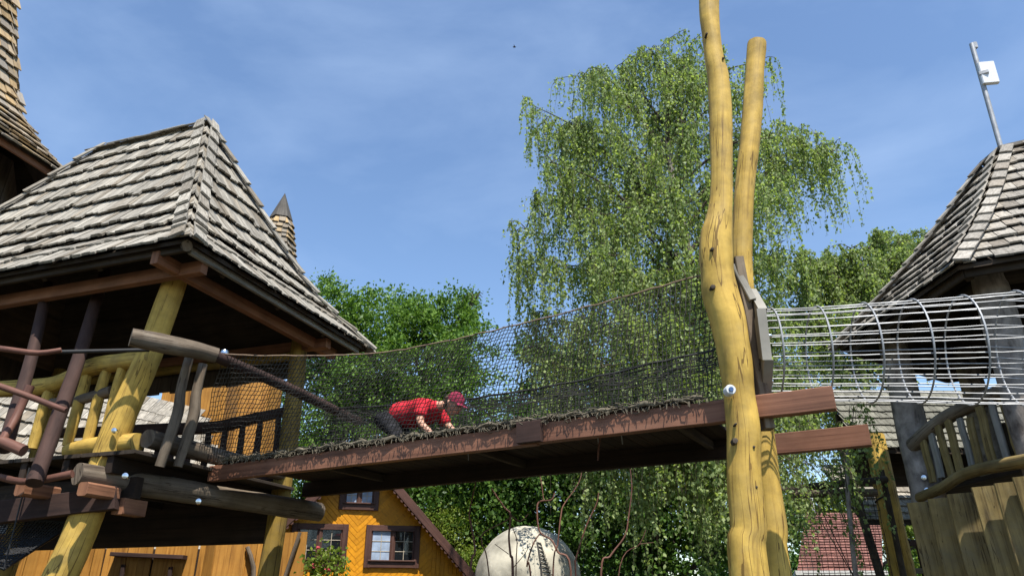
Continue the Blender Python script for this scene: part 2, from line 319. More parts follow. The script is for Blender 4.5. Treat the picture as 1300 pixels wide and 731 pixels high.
class Face:
    def __init__(s, A, B, C, D, z0, rise, f): s.A, s.B, s.C, s.D, s.z0, s.rise, s.f = V(A), V(B), V(C), V(D), z0, rise, f
    def p(s, u, t):
        q = s.A.lerp(s.B, u).lerp(s.D.lerp(s.C, u), t); return V((q.x, q.y, s.z0 + s.rise * s.f(t)))
    def frame(s, u, t):
        ex = (s.B - s.A); ex.z = 0; ex.normalize(); ey = s.p(.5, min(t + .02, 1)) - s.p(.5, max(t - .02, -.05)); ey = (ey - ex * ey.dot(ex)).normalized()
        n = ex.cross(ey).normalized()
        if n.z < 0: n = -n
        return ex, ey, n
    def width(s, t): return (s.A.lerp(s.D, t) - s.B.lerp(s.C, t)).length
    def rows(s, ex_len, t_end=1.0):
        ts = [-.015]; t = -.015
        while True:
            acc = 0; p = s.p(.5, t)
            while acc < ex_len and t < t_end:
                t += .004; q = s.p(.5, t); acc += (q - p).length; p = q
            if t >= t_end: break
            ts.append(t)
        return ts
def mat_from(ex, ey, n, p, sx, sy, sz):
    return Matrix(((ex.x * sx, ey.x * sy, n.x * sz, p.x), (ex.y * sx, ey.y * sy, n.y * sz, p.y), (ex.z * sx, ey.z * sy, n.z * sz, p.z), (0, 0, 0, 1)))
def face_shakes(F, expo, wmin, wmax, thick=.024, over=1.5, inset=0.0, clip_hips=True):
    L = []
    for ri, t in enumerate(F.rows(expo)):
        W = F.width(t)
        if W < .06: continue
        ex, ey, n = F.frame(.5, t + .02); x = -rnd.uniform(0, wmin * .5)
        while x < W:
            wd = rnd.uniform(wmin, wmax)
            xc = x + wd / 2
            if -wd * .5 < xc < W + wd * .5:
                p = F.p(xc / W, t) + ey * (rnd.uniform(-.03, .025) + (rnd.random() < .06) * rnd.uniform(-.06, .05))
                rem = (F.p(.5, 1) - F.p(.5, t)).length
                if rem < .12: x += wd; continue
                ln = min(expo * over, rem + .03); th = thick * rnd.uniform(.75, 1.35)
                tl = math.asin(min(.9, (thick * 1.35 + .004) / (expo * .95))) + rnd.uniform(-.012, .02)
                y2 = (ey * math.cos(tl) - n * math.sin(tl)).normalized(); n2 = ex.cross(y2); n2 = n2 if n2.z > 0 else -n2
                a = rnd.uniform(-.02, .02); e2 = (ex * math.cos(a) + y2 * math.sin(a)).normalized(); y3 = n2.cross(e2)
                if y3.z < 0: y3 = -y3
                mt = mat_from(e2, y3, n2, p + n * (thick * 1.7), wd * .985, ln, th); cut = []
                for (P0_, P1_) in ((F.p(0, 0), F.p(0, .97)), (F.p(1, 0), F.p(1, .97))):
                    dd = (P1_ - P0_); nn = V((dd.y, -dd.x, 0)).normalized(); mid_ = F.p(.5, .2)
                    if nn.dot(mid_ - P0_) > 0: nn = -nn                 # nn points out of the face
                    if max(nn.dot((mt @ V(c_)) - P0_) for c_ in ((-.5, 0, 0), (.5, 0, 0), (.5, 1, 0), (-.5, 1, 0))) > .01: cut.append((P0_, nn))
                L.append((mt, rnd.randrange(6), cut if clip_hips else []))
            x += wd
    return L
def hip_caps(F1, F2, side1, side2, step, wd=.16, thick=.03, lift=.10):
    """pairs of boards lapped along a shared hip; side = 0 or 1, the u of the shared edge"""
    L = []
    for F, sd in ((F1, side1), (F2, side2)):
        t = -.03; k = 0
        while t < .97:
            a = F.p(sd, t); t2 = t; acc = 0; q = a
            while acc < step and t2 < 1: t2 += .005; r_ = F.p(sd, t2); acc += (r_ - q).length; q = r_
            tv = (F.p(sd, min(t + .08, 1)) - a).normalized(); _, _, n = F.frame(sd, max(t, 0)); xx = tv.cross(n).normalized()
            inward = F.p(.5, max(t, .0)) - a
            if xx.dot(inward) < 0: xx = -xx
            n2 = n; tl = .05; y2 = (tv * math.cos(tl) - n2 * math.sin(tl)).normalized(); n3 = (n2 * math.cos(tl) + tv * math.sin(tl)).normalized()
            x3 = xx if xx.cross(y2).dot(n3) > 0 else -xx
            L.append((mat_from(x3, y2, n3, a + xx * wd * .44 + n * lift, wd * rnd.uniform(.95, 1.08), step * 1.22, thick), rnd.randrange(6)))
            t = t2
    return L
def put_shakes(L, parent, mat, name='shingle', limit=300, rest='shingle_field', facing=True):
    ms = shake_set(mat); pw = WL[parent.name]; cam_p = V((0, 0, CAMZ))
    def key(e):
        mt = e[0]; p = mt.translation; n = V((mt[0][2], mt[1][2], mt[2][2])).normalized(); d = cam_p - p
        f = (cam_d and 0); c = n.dot(d.normalized())
        # in view?
        q = p - cam_p; dep = q.y * CS + q.z * SN; inside = dep > 0 and abs(q.x / dep) < .78 and abs((q.z * CS - q.y * SN) / dep) < .46
        return (0 if (c > 0 and inside) else 1, d.length)
    CL = [e for e in L if len(e) > 2 and e[2]]; L = sorted([e for e in L if not (len(e) > 2 and e[2])], key=key)
    if CL:                                               # boards sawn off along the hips
        m = MB()
        for mt, j, cuts in CL:
            bm = bmesh.new(); bm.from_mesh(ms[j]); bm.transform(mt)
            for co_, no_ in cuts:
                gm_ = bm.verts[:] + bm.edges[:] + bm.faces[:]
                if gm_: bmesh.ops.bisect_plane(bm, geom=gm_, plane_co=co_, plane_no=no_, clear_outer=True)
            b = len(m.v); ul = bm.loops.layers.uv[0]; bm.verts.index_update(); uo = rnd.random() * 5
            m.v.extend([tuple(v.co) for v in bm.verts])
            for f in bm.faces: m.face([b + v.index for v in f.verts], [(l[ul].uv[0] + uo, l[ul].uv[1]) for l in f.loops])
            bm.free()
        o = build('cut_shingles', m, mat, parent); o['kind'] = 'stuff'
    for mt, j, *_ in L[:limit]:
        o = bpy.data.objects.new(name, ms[j]); col.objects.link(o); o.parent = parent
        m2 = mt.copy(); m2.translation = mt.translation - pw; o.matrix_local = m2
    if len(L) > limit:
        vs, fs, uvs = [], [], []
        for mt, j, *_ in L[limit:]:
            me = ms[j]; b = len(vs)
            vs.extend([tuple(mt @ v.co) for v in me.vertices]); fs.extend([tuple(b + i for i in p.vertices) for p in me.polygons])
            uo = rnd.random() * 5
            uvs.extend([(d.uv[0] + uo, d.uv[1]) for d in me.uv_layers[0].data])
        m = MB(); m.v = vs; m.f = fs; m.uv = uvs; m.mi = [0] * len(fs)
        o = build(rest, m, mat, parent); o['kind'] = 'stuff'
def roof_shell(name, faces, parent, mat='deck_dark', drop=0.0, thick=.05, nt_=8):
    m = MB()
    for F in faces:
        g = [[F.p(u, t) - V((0, 0, .02 + (drop - .02) * min(1, t * nt_))) for u in (0, 1)] for t in [i / nt_ for i in range(nt_ + 1)]]
        for i in range(nt_):
            for dz, fl in ((0, False), (-thick, True)):
                q = [g[i][0], g[i][1], g[i + 1][1], g[i + 1][0]]; q = [p + V((0, 0, dz)) for p in q]
                if (q[0] - q[3]).length < 1e-4: continue
                uv = [(0, i * .4), (F.width(i / nt_), i * .4), (F.width((i + 1) / nt_), i * .4 + .4), (0, i * .4 + .4)]; uv = [(b, a) for a, b in uv]
                if fl: q.reverse(); uv.reverse()
                m.quad(q, uv)
        m.quad([F.p(0, 0) - V((0, 0, .02)), F.p(0, 0) - V((0, 0, .02 + thick)), F.p(1, 0) - V((0, 0, .02 + thick)), F.p(1, 0) - V((0, 0, .02))], [(0, 0), (.05, 0), (.05, 3), (0, 3)])
    return build(name, m, mat, parent)

# ------------------------------------------------------------------ PAVILION (left)
U = V((-.947, .323, 0)).normalized(); W_ = V((.325, .946, 0)).normalized()
EZ = CAMZ + 3.6
c0 = V2(-3.47, 6.73); LU, LW, SB = 6.4, 3.8, 2.07
cA, cB, cC, cD = c0, c0 + U * LU, c0 + U * LU + W_ * LW, c0 + W_ * LW
r0 = c0 + W_ * (LW / 2) + U * SB; r1 = c0 + W_ * (LW / 2) + U * (LU - SB)
fcon = lambda t: t - .10 * math.sin(math.pi * min(max(t, 0), 1)) - .02 * math.sin(2 * math.pi * min(max(t, 0), 1))
RISE = 3.30
pf = [Face(cB, cA, r0, r1, EZ, RISE, fcon), Face(cA, cD, r0, r0, EZ, RISE, fcon), Face(cC, cD, r0, r1, EZ, RISE, fcon), Face(cB, cC, r1, r1, EZ, RISE, fcon)]
pf[2] = Face(cD, cC, r1, r0, EZ, RISE, fcon)
pav = thing('pavilion', 'raised wooden play pavilion with large grey shake hip roof joined to the bridge', 'pavilion', tuple(c0 + U * 2 + W_ * 1.9))
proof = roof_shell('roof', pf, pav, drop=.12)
L = face_shakes(pf[0], .385, .07, .145) + face_shakes(pf[1], .385, .07, .145) + face_shakes(pf[2], .385, .10, .18) + face_shakes(pf[3], .385, .10, .18)
put_shakes(L, proof, 'shake')
L = hip_caps(pf[0], pf[1], 1, 0, .37) + hip_caps(pf[1], pf[2], 1, 0, .40, .14) + hip_caps(pf[0], pf[3], 0, 0, .45, .12)
put_shakes(L, proof, 'shake', 'hip_cap')
for k in range(5):                                   # ridge boards lapped along the top
    a = H(r0 + U * (2.3 * k / 5 - .05), EZ + RISE + .05 + .02 * (k % 2)); b = H(r0 + U * (2.3 * (k + 1) / 5 + .12), EZ + RISE + .055)
    for s_, tl in ((-1, .5), (1, .5)):
        off = W_ * (.055 * s_); board('ridge_board', a + off, b + off + V((0, 0, rnd.uniform(-.02, .03))), .13, .025, 'shake', proof, up=(V((0, 0, 1)) + W_ * s_ * .8))
# eave beams, rafters
q0, q1 = V2(-3.95, 7.6), V2(-3.13, 9.86)
q2, q3 = q0 + U * 4.6, q1 + U * 4.6
zb = EZ - .16
ex_ = .62
board('eave_beam', H(q0 - U * ex_ - W_ * .25, zb), H(q2 + U * .6 - W_ * .25, zb), .10, .15, 'eave', pav)
board('eave_beam', H(q0 - W_ * ex_ - U * .27, zb + .01), H(q1 + W_ * .5 - U * .27, zb + .01), .10, .15, 'eave', pav)
board('eave_beam', H(q1 - U * .5, zb), H(q3 + U * .6, zb), .12, .14, 'eave', pav)
board('eave_beam', H(c0 + U * .06 + W_ * .09, EZ - .085), H(c0 + U * 6.3 + W_ * .09, EZ - .085), .05, .08, 'deck_dark', pav)
board('eave_beam', H(c0 + U * .09 + W_ * .14, EZ - .085), H(c0 + U * .09 + W_ * 3.7, EZ - .085), .05, .08, 'greyboard', pav)
log('hip_rafter', [(H(c0 + U * .02 + W_ * .02, EZ - .10), .06), (H(c0 + U * .8 + W_ * .75, EZ + .62), .06), (H(r0, EZ + RISE - .35), .05)], 'greylog', pav, seg=6)
for k in range(7):
    a = H(c0 + U * (.5 + k * .85) + W_ * .12, EZ - .03); f = .9 if k > 1 else .3 + .3 * k
    b = a.lerp(H(c0 + U * (.5 + k * .85) + W_ * 1.8, EZ + RISE * .86), f)
    board('rafter', a + V((0, 0, -.07)), b + V((0, 0, -.42)), .07, .11, 'deck_dark', pav)
for k in range(3):
    a = H(c0 + W_ * (.75 + k * 1.05) + U * .12, EZ - .03); f = (.5, .9, .5)[k]
    b = a.lerp(H(c0 + W_ * (.75 + k * 1.05) + U * 1.9, EZ + RISE * .86), f)
    board('rafter', a + V((0, 0, -.07)), b + V((0, 0, -.40)), .07, .11, 'deck_dark', pav)
# posts
post_b = at(78, 731, 7.62); dirp = (post_b - V((q0.x, q0.y, EZ - .1))); kz = -(EZ - .1) / dirp.z
foot = V((q0.x, q0.y, EZ - .1)) + dirp * kz
def mid(f, o=0): return V((q0.x, q0.y, EZ - .05)).lerp(foot, f) + V((o, 0, 0))
log('post', [(mid(0), .125), (mid(.2, .02), .135), (mid(.38, -.015), .15), (mid(.55, .02), .165), (mid(.72, -.02), .17), (mid(1), .18)], 'yellow', pav, n=16, seg=22, wob=.16)
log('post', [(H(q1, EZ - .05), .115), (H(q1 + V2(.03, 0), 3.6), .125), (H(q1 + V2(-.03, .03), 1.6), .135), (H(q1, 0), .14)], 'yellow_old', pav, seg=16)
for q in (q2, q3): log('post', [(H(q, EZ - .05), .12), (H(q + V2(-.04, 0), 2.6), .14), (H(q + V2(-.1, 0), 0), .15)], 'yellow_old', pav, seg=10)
ql = q0 + U * 2.2
# deck: joists, boards, rim logs
DZ = 3.05
nj = MB()
e0, e1 = q0 - U * .12 - W_ * .25, q0 + U * 4.7 - W_ * .25
for k in range(8):
    a = q0 + U * (.12 + k * .6) - W_ * .25; board('floor_joist', H(a, DZ - .14), H(a + W_ * 2.75, DZ - .14), .09, .17, 'shadetone', pav)
for dw, zz, hh in ((.05, DZ - .34, .22), (2.42, DZ - .42, .60)):
    a = q0 - U * .02 + W_ * dw; board('floor_beam', H(a, zz), H(a + U * 4.75, zz), .10, hh, 'shadetone', pav)
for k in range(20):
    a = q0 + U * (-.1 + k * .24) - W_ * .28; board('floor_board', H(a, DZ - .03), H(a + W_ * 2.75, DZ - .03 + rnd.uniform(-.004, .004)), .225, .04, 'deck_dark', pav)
nA = hz(98, 601, 2.80); nB = hz(405, 650, 2.72)
log('floor_beam', [(nA, .115), (nA.lerp(nB, .25), .125), (nA.lerp(nB, .5), .12), (nA.lerp(nB, .8), .125), (nB, .12)], 'greylog', pav, n=18, seg=24, wob=.10)
hA = hz(166, 428, 4.10); hB = hz(276, 449, 4.08); hC = hz(455, 535, 4.0)
log('handrail', [(hA, .095), (hA.lerp(hB, .4), .10), (hA.lerp(hB, .75), .095), (hB + V((0, 0, -.02)), .085)], 'greylog', pav, n=16, seg=24, wob=.16)
hD = hB + V((-.02, -.02, -.03)); log('side_rail', [(hD, .06), (hD.lerp(hC, .5) + V((0, 0, .02)), .065), (hC, .06)], 'brownpole', pav, n=12, seg=14)
for p, s_ in ((at(503 / 3.163, 500 + 328 / 3.163, 7.15), 1), (at(797 / 3.163, 500 + 430 / 3.163, 8.05), 1)): bolt(p, (.35, -.9, 0), pav, .022)
# right side balusters, crooked
for (xa, ya, xb, yb) in ((240, 455, 203, 592), (258, 462, 226, 592)):
    a = hz(xa, ya, 4.08); b = at(xb, yb, a.y + .05); m_ = a.lerp(b, .55) + V((.035, 0, 0))
    log('baluster', [(a, .05), (a.lerp(b, .3), .052), (m_, .06), (b, .05)], 'greylog', pav, seg=12, n=10, wob=.15)
e_ = at(187, 556, 7.55); log('lower_rail', [(e_, .10), (e_ + W_ * 1.2, .10), (e_ + W_ * 2.4, .09)], 'greylog', pav, seg=8)
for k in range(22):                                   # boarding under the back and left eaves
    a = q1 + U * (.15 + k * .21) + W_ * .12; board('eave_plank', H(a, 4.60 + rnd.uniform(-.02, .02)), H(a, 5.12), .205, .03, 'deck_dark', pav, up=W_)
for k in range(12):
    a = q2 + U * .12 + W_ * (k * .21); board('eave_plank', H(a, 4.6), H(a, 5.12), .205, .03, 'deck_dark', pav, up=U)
# front railing (yellow)
fr = lambda k, z: H(q0 + U * k - W_ * .05, z)
log('handrail', [(fr(.05, 4.12), .10), (fr(.45, 4.11), .10), (fr(.9, 4.10), .105), (fr(1.15, 4.02), .10), (fr(1.6, 3.93), .10), (fr(2.6, 3.98), .10)], 'yellow', pav, seg=20)
log('lower_rail', [(fr(.02, 3.17), .10), (fr(.25, 3.17), .105), (fr(.7, 3.15), .11), (fr(.98, 3.13), .085)], 'yellow', pav, seg=14)
log('lower_rail', [(fr(1.4, 3.70), .07), (fr(.95, 3.72), .06), (fr(.55, 3.78), .06)], 'greylog', pav, seg=8)
for k, zt in ((.28, 4.05), (.47, 4.05), (.70, 4.03), (.98, 4.0), (1.22, 3.95), (1.5, 3.93)): log('baluster', [(fr(k, zt), .055), (fr(k + .02, 3.65), .062), (fr(k + .03, 3.2), .055)], 'yellow', pav, seg=9, n=10, wob=.15)
# back railing, its shaded silhouette put into the dark pole colour
br = lambda k, z: H(q1 + U * k + W_ * .08, z)
log('handrail', [(br(.05, 4.12), .07), (br(.6, 4.06), .08), (br(1.3, 3.98), .09), (br(2.0, 4.0), .09), (br(3.2, 4.05), .09), (br(4.4, 4.1), .08)], 'brownpole', pav, seg=18)
log('lower_rail', [(br(.05, 3.2), .06), (br(2, 3.17), .065), (br(4.4, 3.2), .06)], 'brownpole', pav, seg=10)
for k in range(12):
    kk = .25 + k * .3; log('baluster', [(br(kk, 4.02), .04), (br(kk + rnd.uniform(-.04, .04), 3.6), .05), (br(kk, 3.18), .045)], 'brownpole', pav, seg=6, n=8)
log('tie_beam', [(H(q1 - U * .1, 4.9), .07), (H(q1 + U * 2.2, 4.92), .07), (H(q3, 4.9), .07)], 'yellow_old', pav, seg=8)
bolt(hz(283, 450, 4.12) + V((.02, -.02, .03)), (0, 0, 1), pav, .03)
bolt(at(145, 546, 7.42), (.2, -1, 0), pav, .02)
for xx, yy in ((105, 620), (25, 620)):
    a = at(xx, yy, 7.15); board('joist_end', a, a + W_ * .4, .13, .13, 'eave', pav, ch=.02)
a = at(150, 642, 7.55); board('joist_end', a, a + W_ * .3, .15, .16, 'eave', pav)
a0, a1 = at(-15, 652, 7.45), at(150, 632, 7.5); board('floor_beam', a0, a1, .12, .22, 'brownpole', pav)
log('rim_branch', [(at(0, 605, 7.05), .035), (at(35, 611, 7.05), .035), (at(92, 601, 7.05), .04)], 'redtwig', pav, n=8, seg=8)

# ------------------------------------------------------------------ climbing frame leaning at the pavilion
cf = thing('climbing_ladder', 'dark brown pole ladder with red twig rungs leaning on the pavilion', 'ladder', tuple(at(30, 604, 6.95)))
def ext0(a, b):
    d = b - a; return a + d * (-(a.z) / d.z) if abs(d.z) > 1e-3 else a
for (xa, ya, ya2, xb, yb, Y1, Y2, r_) in ((48, 600, 0, 128, 362, 6.95, 8.1, .072), (8, 560, 0, 58, 375, 6.95, 8.1, .064)):
    a = at(xa, ya, Y1); b = at(xb, yb, Y2); g0 = ext0(a, b)
    log('pole', [(b + (b - a) * .1, r_ * .85), (b, r_ * .9), (a.lerp(b, .5) + V((.03, 0, 0)), r_), (a, r_ * 1.05), (a - (b - a) * .02, r_ * 1.1)], 'brownpole', cf, seg=18)
log('rung', [(at(-30, 438, 6.85), .03), (at(20, 445, 6.85), .03), (at(50, 448, 6.85), .03), (at(78, 444, 6.9), .026)], 'redtwig', cf, n=8, seg=10)
log('rung', [(at(60, 447, 6.92), .022), (at(190, 444, 7.3), .022)], 'blackrope', cf, n=8, seg=6, wob=0)
log('rung', [(at(-25, 482, 6.6), .03), (at(20, 497, 6.6), .03), (at(84, 521, 6.62), .028)], 'redtwig', cf, n=8, seg=8)
log('rung', [(at(2, 560, 6.6), .05), (at(30, 572, 6.6), .055)], 'redtwig', cf, n=10, seg=6)
log('brace', [(at(38, 490, 6.95), .045), (at(20, 530, 6.9), .04), (at(2, 560, 6.7), .035)], 'redtwig', cf, n=8, seg=8)

# ------------------------------------------------------------------ nets
def net(name, P, ns, nt_, r, parent, mat='net', jit=.3, seed=1):
    rs = np.random.RandomState(seed)
    G = np.array([[P(i / ns, j / nt_) for i in range(ns + 1)] for j in range(nt_ + 1)], float)
    du = G[:, 1:] - G[:, :-1]; cell = np.linalg.norm(du, axis=2).mean()
    G += rs.normal(0, cell * jit * .3, G.shape)
    vs, fs = [], []; base = 0
    def strand(pts):
        nonlocal base
        n = len(pts); d = np.gradient(pts, axis=0); d /= np.linalg.norm(d, axis=1)[:, None] + 1e-9
        a = np.array([.31, -.84, .44]); x = np.cross(d, a); x /= np.linalg.norm(x, axis=1)[:, None] + 1e-9; y = np.cross(d, x)
        ring = np.stack([pts + r * (math.cos(q) * x + math.sin(q) * y) for q in (0, 2.094, 4.189)], 1).reshape(-1, 3)
        i = np.arange(n - 1)[:, None] * 3; k = np.arange(3)[None, :]; k2 = (k + 1) % 3
        q = np.stack([i + k, i + k2, i + 3 + k2, i + 3 + k], -1).reshape(-1, 4) + base
        vs.append(ring); fs.append(q); base += n * 3
    for j in range(nt_ + 1): strand(G[j])
    for i in range(ns + 1): strand(G[:, i])
    return raw_mesh(name, np.concatenate(vs), np.concatenate(fs), mat, parent)
def raw_mesh(name, v, f, mat, parent=None, smooth=False):
    me = bpy.data.meshes.new(name); v = np.ascontiguousarray(v, 'f'); f = np.ascontiguousarray(f, 'i'); nf, k = f.shape
    me.vertices.add(len(v)); me.vertices.foreach_set('co', v.ravel()); me.loops.add(nf * k); me.loops.foreach_set('vertex_index', f.ravel())
    me.polygons.add(nf); me.polygons.foreach_set('loop_start', np.arange(0, nf * k, k, dtype='i')); me.polygons.foreach_set('loop_total', np.full(nf, k, 'i'))
    me.update(calc_edges=True); me.validate(); return finish(me, name, mat, parent, smooth)

# ------------------------------------------------------------------ BRIDGE
BL = V((-.872, .489, 0)).normalized(); BN = V((.489, .872, 0)).normalized()
B0 = V2(2.36, 5.08); ZB = 2.90; BH = .175; BW = 1.60; BLEN = 6.75
bridge = thing('plank_bridge', 'long red brown plank bridge running from the pavilion to the yellow poles', 'bridge', tuple(H(B0 + BL * 3 + BN * .8, 0)))
def bp_(s, n, z): return H(B0 + BL * s + BN * n, z)
zc = ZB + BH / 2
SPL = 2.46
m = MB(); m.beam(bp_(0, .045, zc), bp_(SPL, .045, zc), .09, BH, ch=.006, seg=8, wob=.002); build('beam', m, 'beam', bridge)
m = MB(); m.beam(bp_(SPL + .004, .05, zc - .01), bp_(BLEN, .05, zc - .01), .085, BH, ch=.006, seg=10, wob=.002); build('beam', m, 'beam', bridge)
m = MB(); m.beam(bp_(1.0, BW - .045, zc), bp_(BLEN, BW - .045, zc), .09, BH + .01, ch=.006, seg=8, wob=.002); build('beam', m, 'shadetone', bridge)  # shaded length of the rear beam, its darkness put into the colour
m = MB(); m.beam(bp_(-.12, BW - .045, zc - .002), bp_(.99, BW - .045, zc - .002), .094, BH + .016, ch=.006, seg=3, wob=.002); build('beam', m, 'beam', bridge)
m = MB(); m.beam(bp_(SPL - .07, -.03, zc + .008), bp_(SPL + .17, -.03, zc + .008), .055, BH + .015); build('splice_block', m, 'brownpole', bridge)  # shade on the block put into its colour with the darker brown
NPL = 42
for k in range(NPL):
    s = 1.12 + k * (BLEN - 1.2) / NPL; board('plank', bp_(s, .005, ZB + BH + .018), bp_(s, BW - .03, ZB + BH + .018 + rnd.uniform(-.003, .003)), (BLEN - 1.2) / NPL - .001, .032, 'shadetone', bridge)
for s in (1.3, 3.4, 5.4): board('cross_brace', bp_(s, .09, ZB + BH - .045), bp_(s, BW - .09, ZB + BH - .045), .06, .085, 'deck_dark', bridge)
for s, n_ in ((2.15, .42), (1.92, .42), (3.55, .4)):
    m = MB(); p = bp_(s, n_, ZB + BH - .002); m.tube([p, p + V((.10, .02, -.075)), p + V((.105, .02, -.16))], .006, 6); build('hook', m, 'steel', bridge, True)
log('hanging_twig', [(bp_(2.02, .42, ZB + BH - .10), .008), (bp_(2.04, .42, ZB + .0), .01), (bp_(2.06, .43, ZB - .12), .007)], 'redtwig', bridge, n=6, seg=8)
DECK = ZB + BH + .035
# front and rear nets
def wav(s, t, k): return mnoise.noise(V((s * 7, t * 2.2, k)))
S0, S1 = .78, 6.45
def fnet(u, t):
    s = S0 + ((6.95 + (5.94 - 6.95) * t) - S0) * u; zt = 4.17 - .11 * math.sin(math.pi * u) - .07 * u; zb_ = DECK - .01
    bul = math.sin(math.pi * t) * .07
    p = bp_(s, -.02 + .01 * t - bul * .6 + .05 * wav(s * .5, t, 3) * math.sin(math.pi * t) + .05 * (u > .93) * 0, zb_ + (zt - zb_) * t)
    fl = max(0, (u - .62) / .38) ** 1.6; p -= BN * (.66 * fl * t); p += BL * (.20 * max(0, 1 - u / .06) * (t - .5) * -1)
    return tuple(p + V((0, 0, .015 * wav(s, t, 9))))
nf = thing('safety_net', 'dark knotted safety net on the sunny side of the bridge', 'net', tuple(bp_(3.5, 0, DECK)))
net('mesh', fnet, 138, 24, .0043, nf, seed=3)
def rnet(u, t):
    s = .75 + 5.8 * u; zt = 4.07 - .18 * math.sin(math.pi * u)
    return tuple(bp_(s, BW - .03 + .05 * wav(s * .5, t, 5), DECK + (zt - DECK) * t) + V((0, 0, .015 * wav(s, t, 2))))
nr = thing('safety_net', 'dark knotted safety net on the tree side of the bridge', 'net', tuple(bp_(3.5, BW, DECK)))
net('mesh', rnet, 132, 22, .0040, nr, seed=4)
for P, o, r_, mt in ((fnet, nf, .0075, 'rope'), (rnet, nr, .013, 'blackrope')):
    m = MB(); m.tube([V(P(i / 50, 1.0)) for i in range(51)], r_, 8); build('top_rope', m, mt, o, True)
# bunched upper edge of the rear net and the gathered hem along the front beam
m = MB()
for k in range(5):
    m.tube([V(rnet(i / 60, .93 - .035 * k)) + V((rnd.uniform(-.02, .02), 0, rnd.uniform(-.02, .02))) for i in range(61)], .006, 5)
build('gathered_edge', m, 'net', nr, True)
hem = MB(); rh = random.Random(5)
for k in range(620):                                 # ragged loops of gathered net along the deck edge
    s = rh.uniform(.95, 6.5); p = bp_(s, rh.uniform(-.042, .02), DECK + rh.uniform(-.035, .035)); q = p + BL * rh.uniform(-.09, .09) + V((0, 0, rh.uniform(-.035, .03))) + BN * rh.uniform(-.02, .02)
    md = p.lerp(q, .5) + V((0, 0, rh.uniform(-.04, .01))) - BN * rh.uniform(0, .02)
    hem.tube([p, md, q], .0036, 4, caps=False)
for k in range(170):
    s = rh.uniform(.9, 6.5); p = bp_(s, -.02 - rh.random() * .02, DECK - .02); hem.tube([p, p + V((rh.uniform(-.015, .015), -.012, -rh.uniform(.02, .055)))], .0035, 4, caps=False)
build('gathered_hem', hem, 'nethem', nf)
m = MB(); pts = [bp_(.95 + 5.55 * i / 70, -.015 + .012 * math.sin(i * 1.7), DECK + .012 * math.sin(i * 2.3)) for i in range(71)]
m.tube(pts, [.016 + .006 * math.sin(i * 1.3) for i in range(71)], 8, wob=.35); build('hem_roll', m, 'nethem', nf, True)

# ------------------------------------------------------------------ TWO YELLOW POLES
YP = 5.33
main = [(-60, 905, 24), (0, 900, 26), (45, 903, 25), (81, 908, 27), (99, 912, 29), (149, 915, 30), (203, 916, 30), (253, 915.5, 31), (280, 913, 37), (300, 910, 43), (325, 909, 45), (350, 911, 44), (373, 914.5, 48), (404, 923.5, 49), (436, 930, 48), (467, 935, 46), (499, 938.5, 42), (541, 943.5, 45), (585, 944, 46), (613, 944.5, 48), (670, 950, 49), (731, 951, 54)]
def pix_r(p, wpx): dep = p.y * CS + (p.z - CAMZ) * SN; return wpx / FPX * dep / 2
def pole_from(rows, Y, lean=0.0):
    kn = []
    for (y, x, wpx) in rows:
        p = at(x, y, Y); kn.append((p, pix_r(p, wpx)))
    d = kn[-1][0] - kn[-3][0]; f = -kn[-1][0].z / d.z; kn.append((kn[-1][0] + d * f * 1.0, kn[-1][1] * 1.12)); return kn
kn = pole_from(main, YP); kn[-1] = (V((kn[-2][0].x + .05, YP, 0)), kn[-2][1] * 1.1)
pl = thing('forked_pole', 'thick crooked yellow stained trunk pole carrying the bridge with white bolt', 'pole', tuple(kn[-1][0]), 'yellow trunk poles')
p_, r_ = spline(kn, 90); m = MB(); m.tube(p_, [q * .91 for q in r_], 28, .09, seed=3.3); build('trunk', m, 'yellow', pl, True)
def knot(p, d, rr=.014):
    m = MB(); d = V(d).normalized(); p = V(p); m.tube([p - d * .05, p + d * .006, p + d * .010], [rr * 1.3, rr * 1.2, rr * .5], 8, .3); build('knot', m, 'darkbark', pl, True)
for (x, y, rr) in ((905, 364, .016), (904, 316, .011), (933, 559, .017), (934, 538, .007), (960, 618, .008), (957, 567, .008), (918, 74, .008), (897, 43, .009)):
    p = at(x, y, YP - .12); rad = .13
    knot(at(x, y, YP - pix_r(p, 44) * (.92 if y > 290 else .62)), (0, -1, .1), rr)
bp0 = at(927, 495, YP - .155)
m = MB(); m.tube([bp0 + V((0, .05, 0)), bp0 + V((0, -.012, 0)), bp0 + V((0, -.022, 0))], [.040, .040, .034], 18); wsh = build('bolt', m, 'whiteplastic', pl, True)
m = MB(); m.tube([bp0 + V((0, -.018, 0)), bp0 + V((0, -.034, 0))], [.02, .017], 12); build('bolt_core', m, 'bluecap', wsh, True)
second = [(55, 961, 22), (64, 960.5, 23), (90, 958.5, 23), (136, 955.5, 25), (181, 952, 24.5), (226, 946.5, 24), (271, 943.5, 25.5), (330, 942, 25), (400, 946, 27), (470, 958, 29), (540, 966, 30), (613, 974, 32), (670, 982, 34), (731, 986, 36)]
kn2 = pole_from(second, YP + .52); kn2[-1] = (V((kn2[-2][0].x + .08, YP + .52, 0)), kn2[-2][1] * 1.1)
pl2 = thing('forked_pole', 'slimmer yellow stained pole with flat sawn top behind the thick trunk', 'pole', tuple(kn2[-1][0]), 'yellow trunk poles')
p_, r_ = spline(kn2, 70); m = MB(); m.tube(p_, r_, 22, .09, seed=8.1); build('trunk', m, 'yellow', pl2, True)

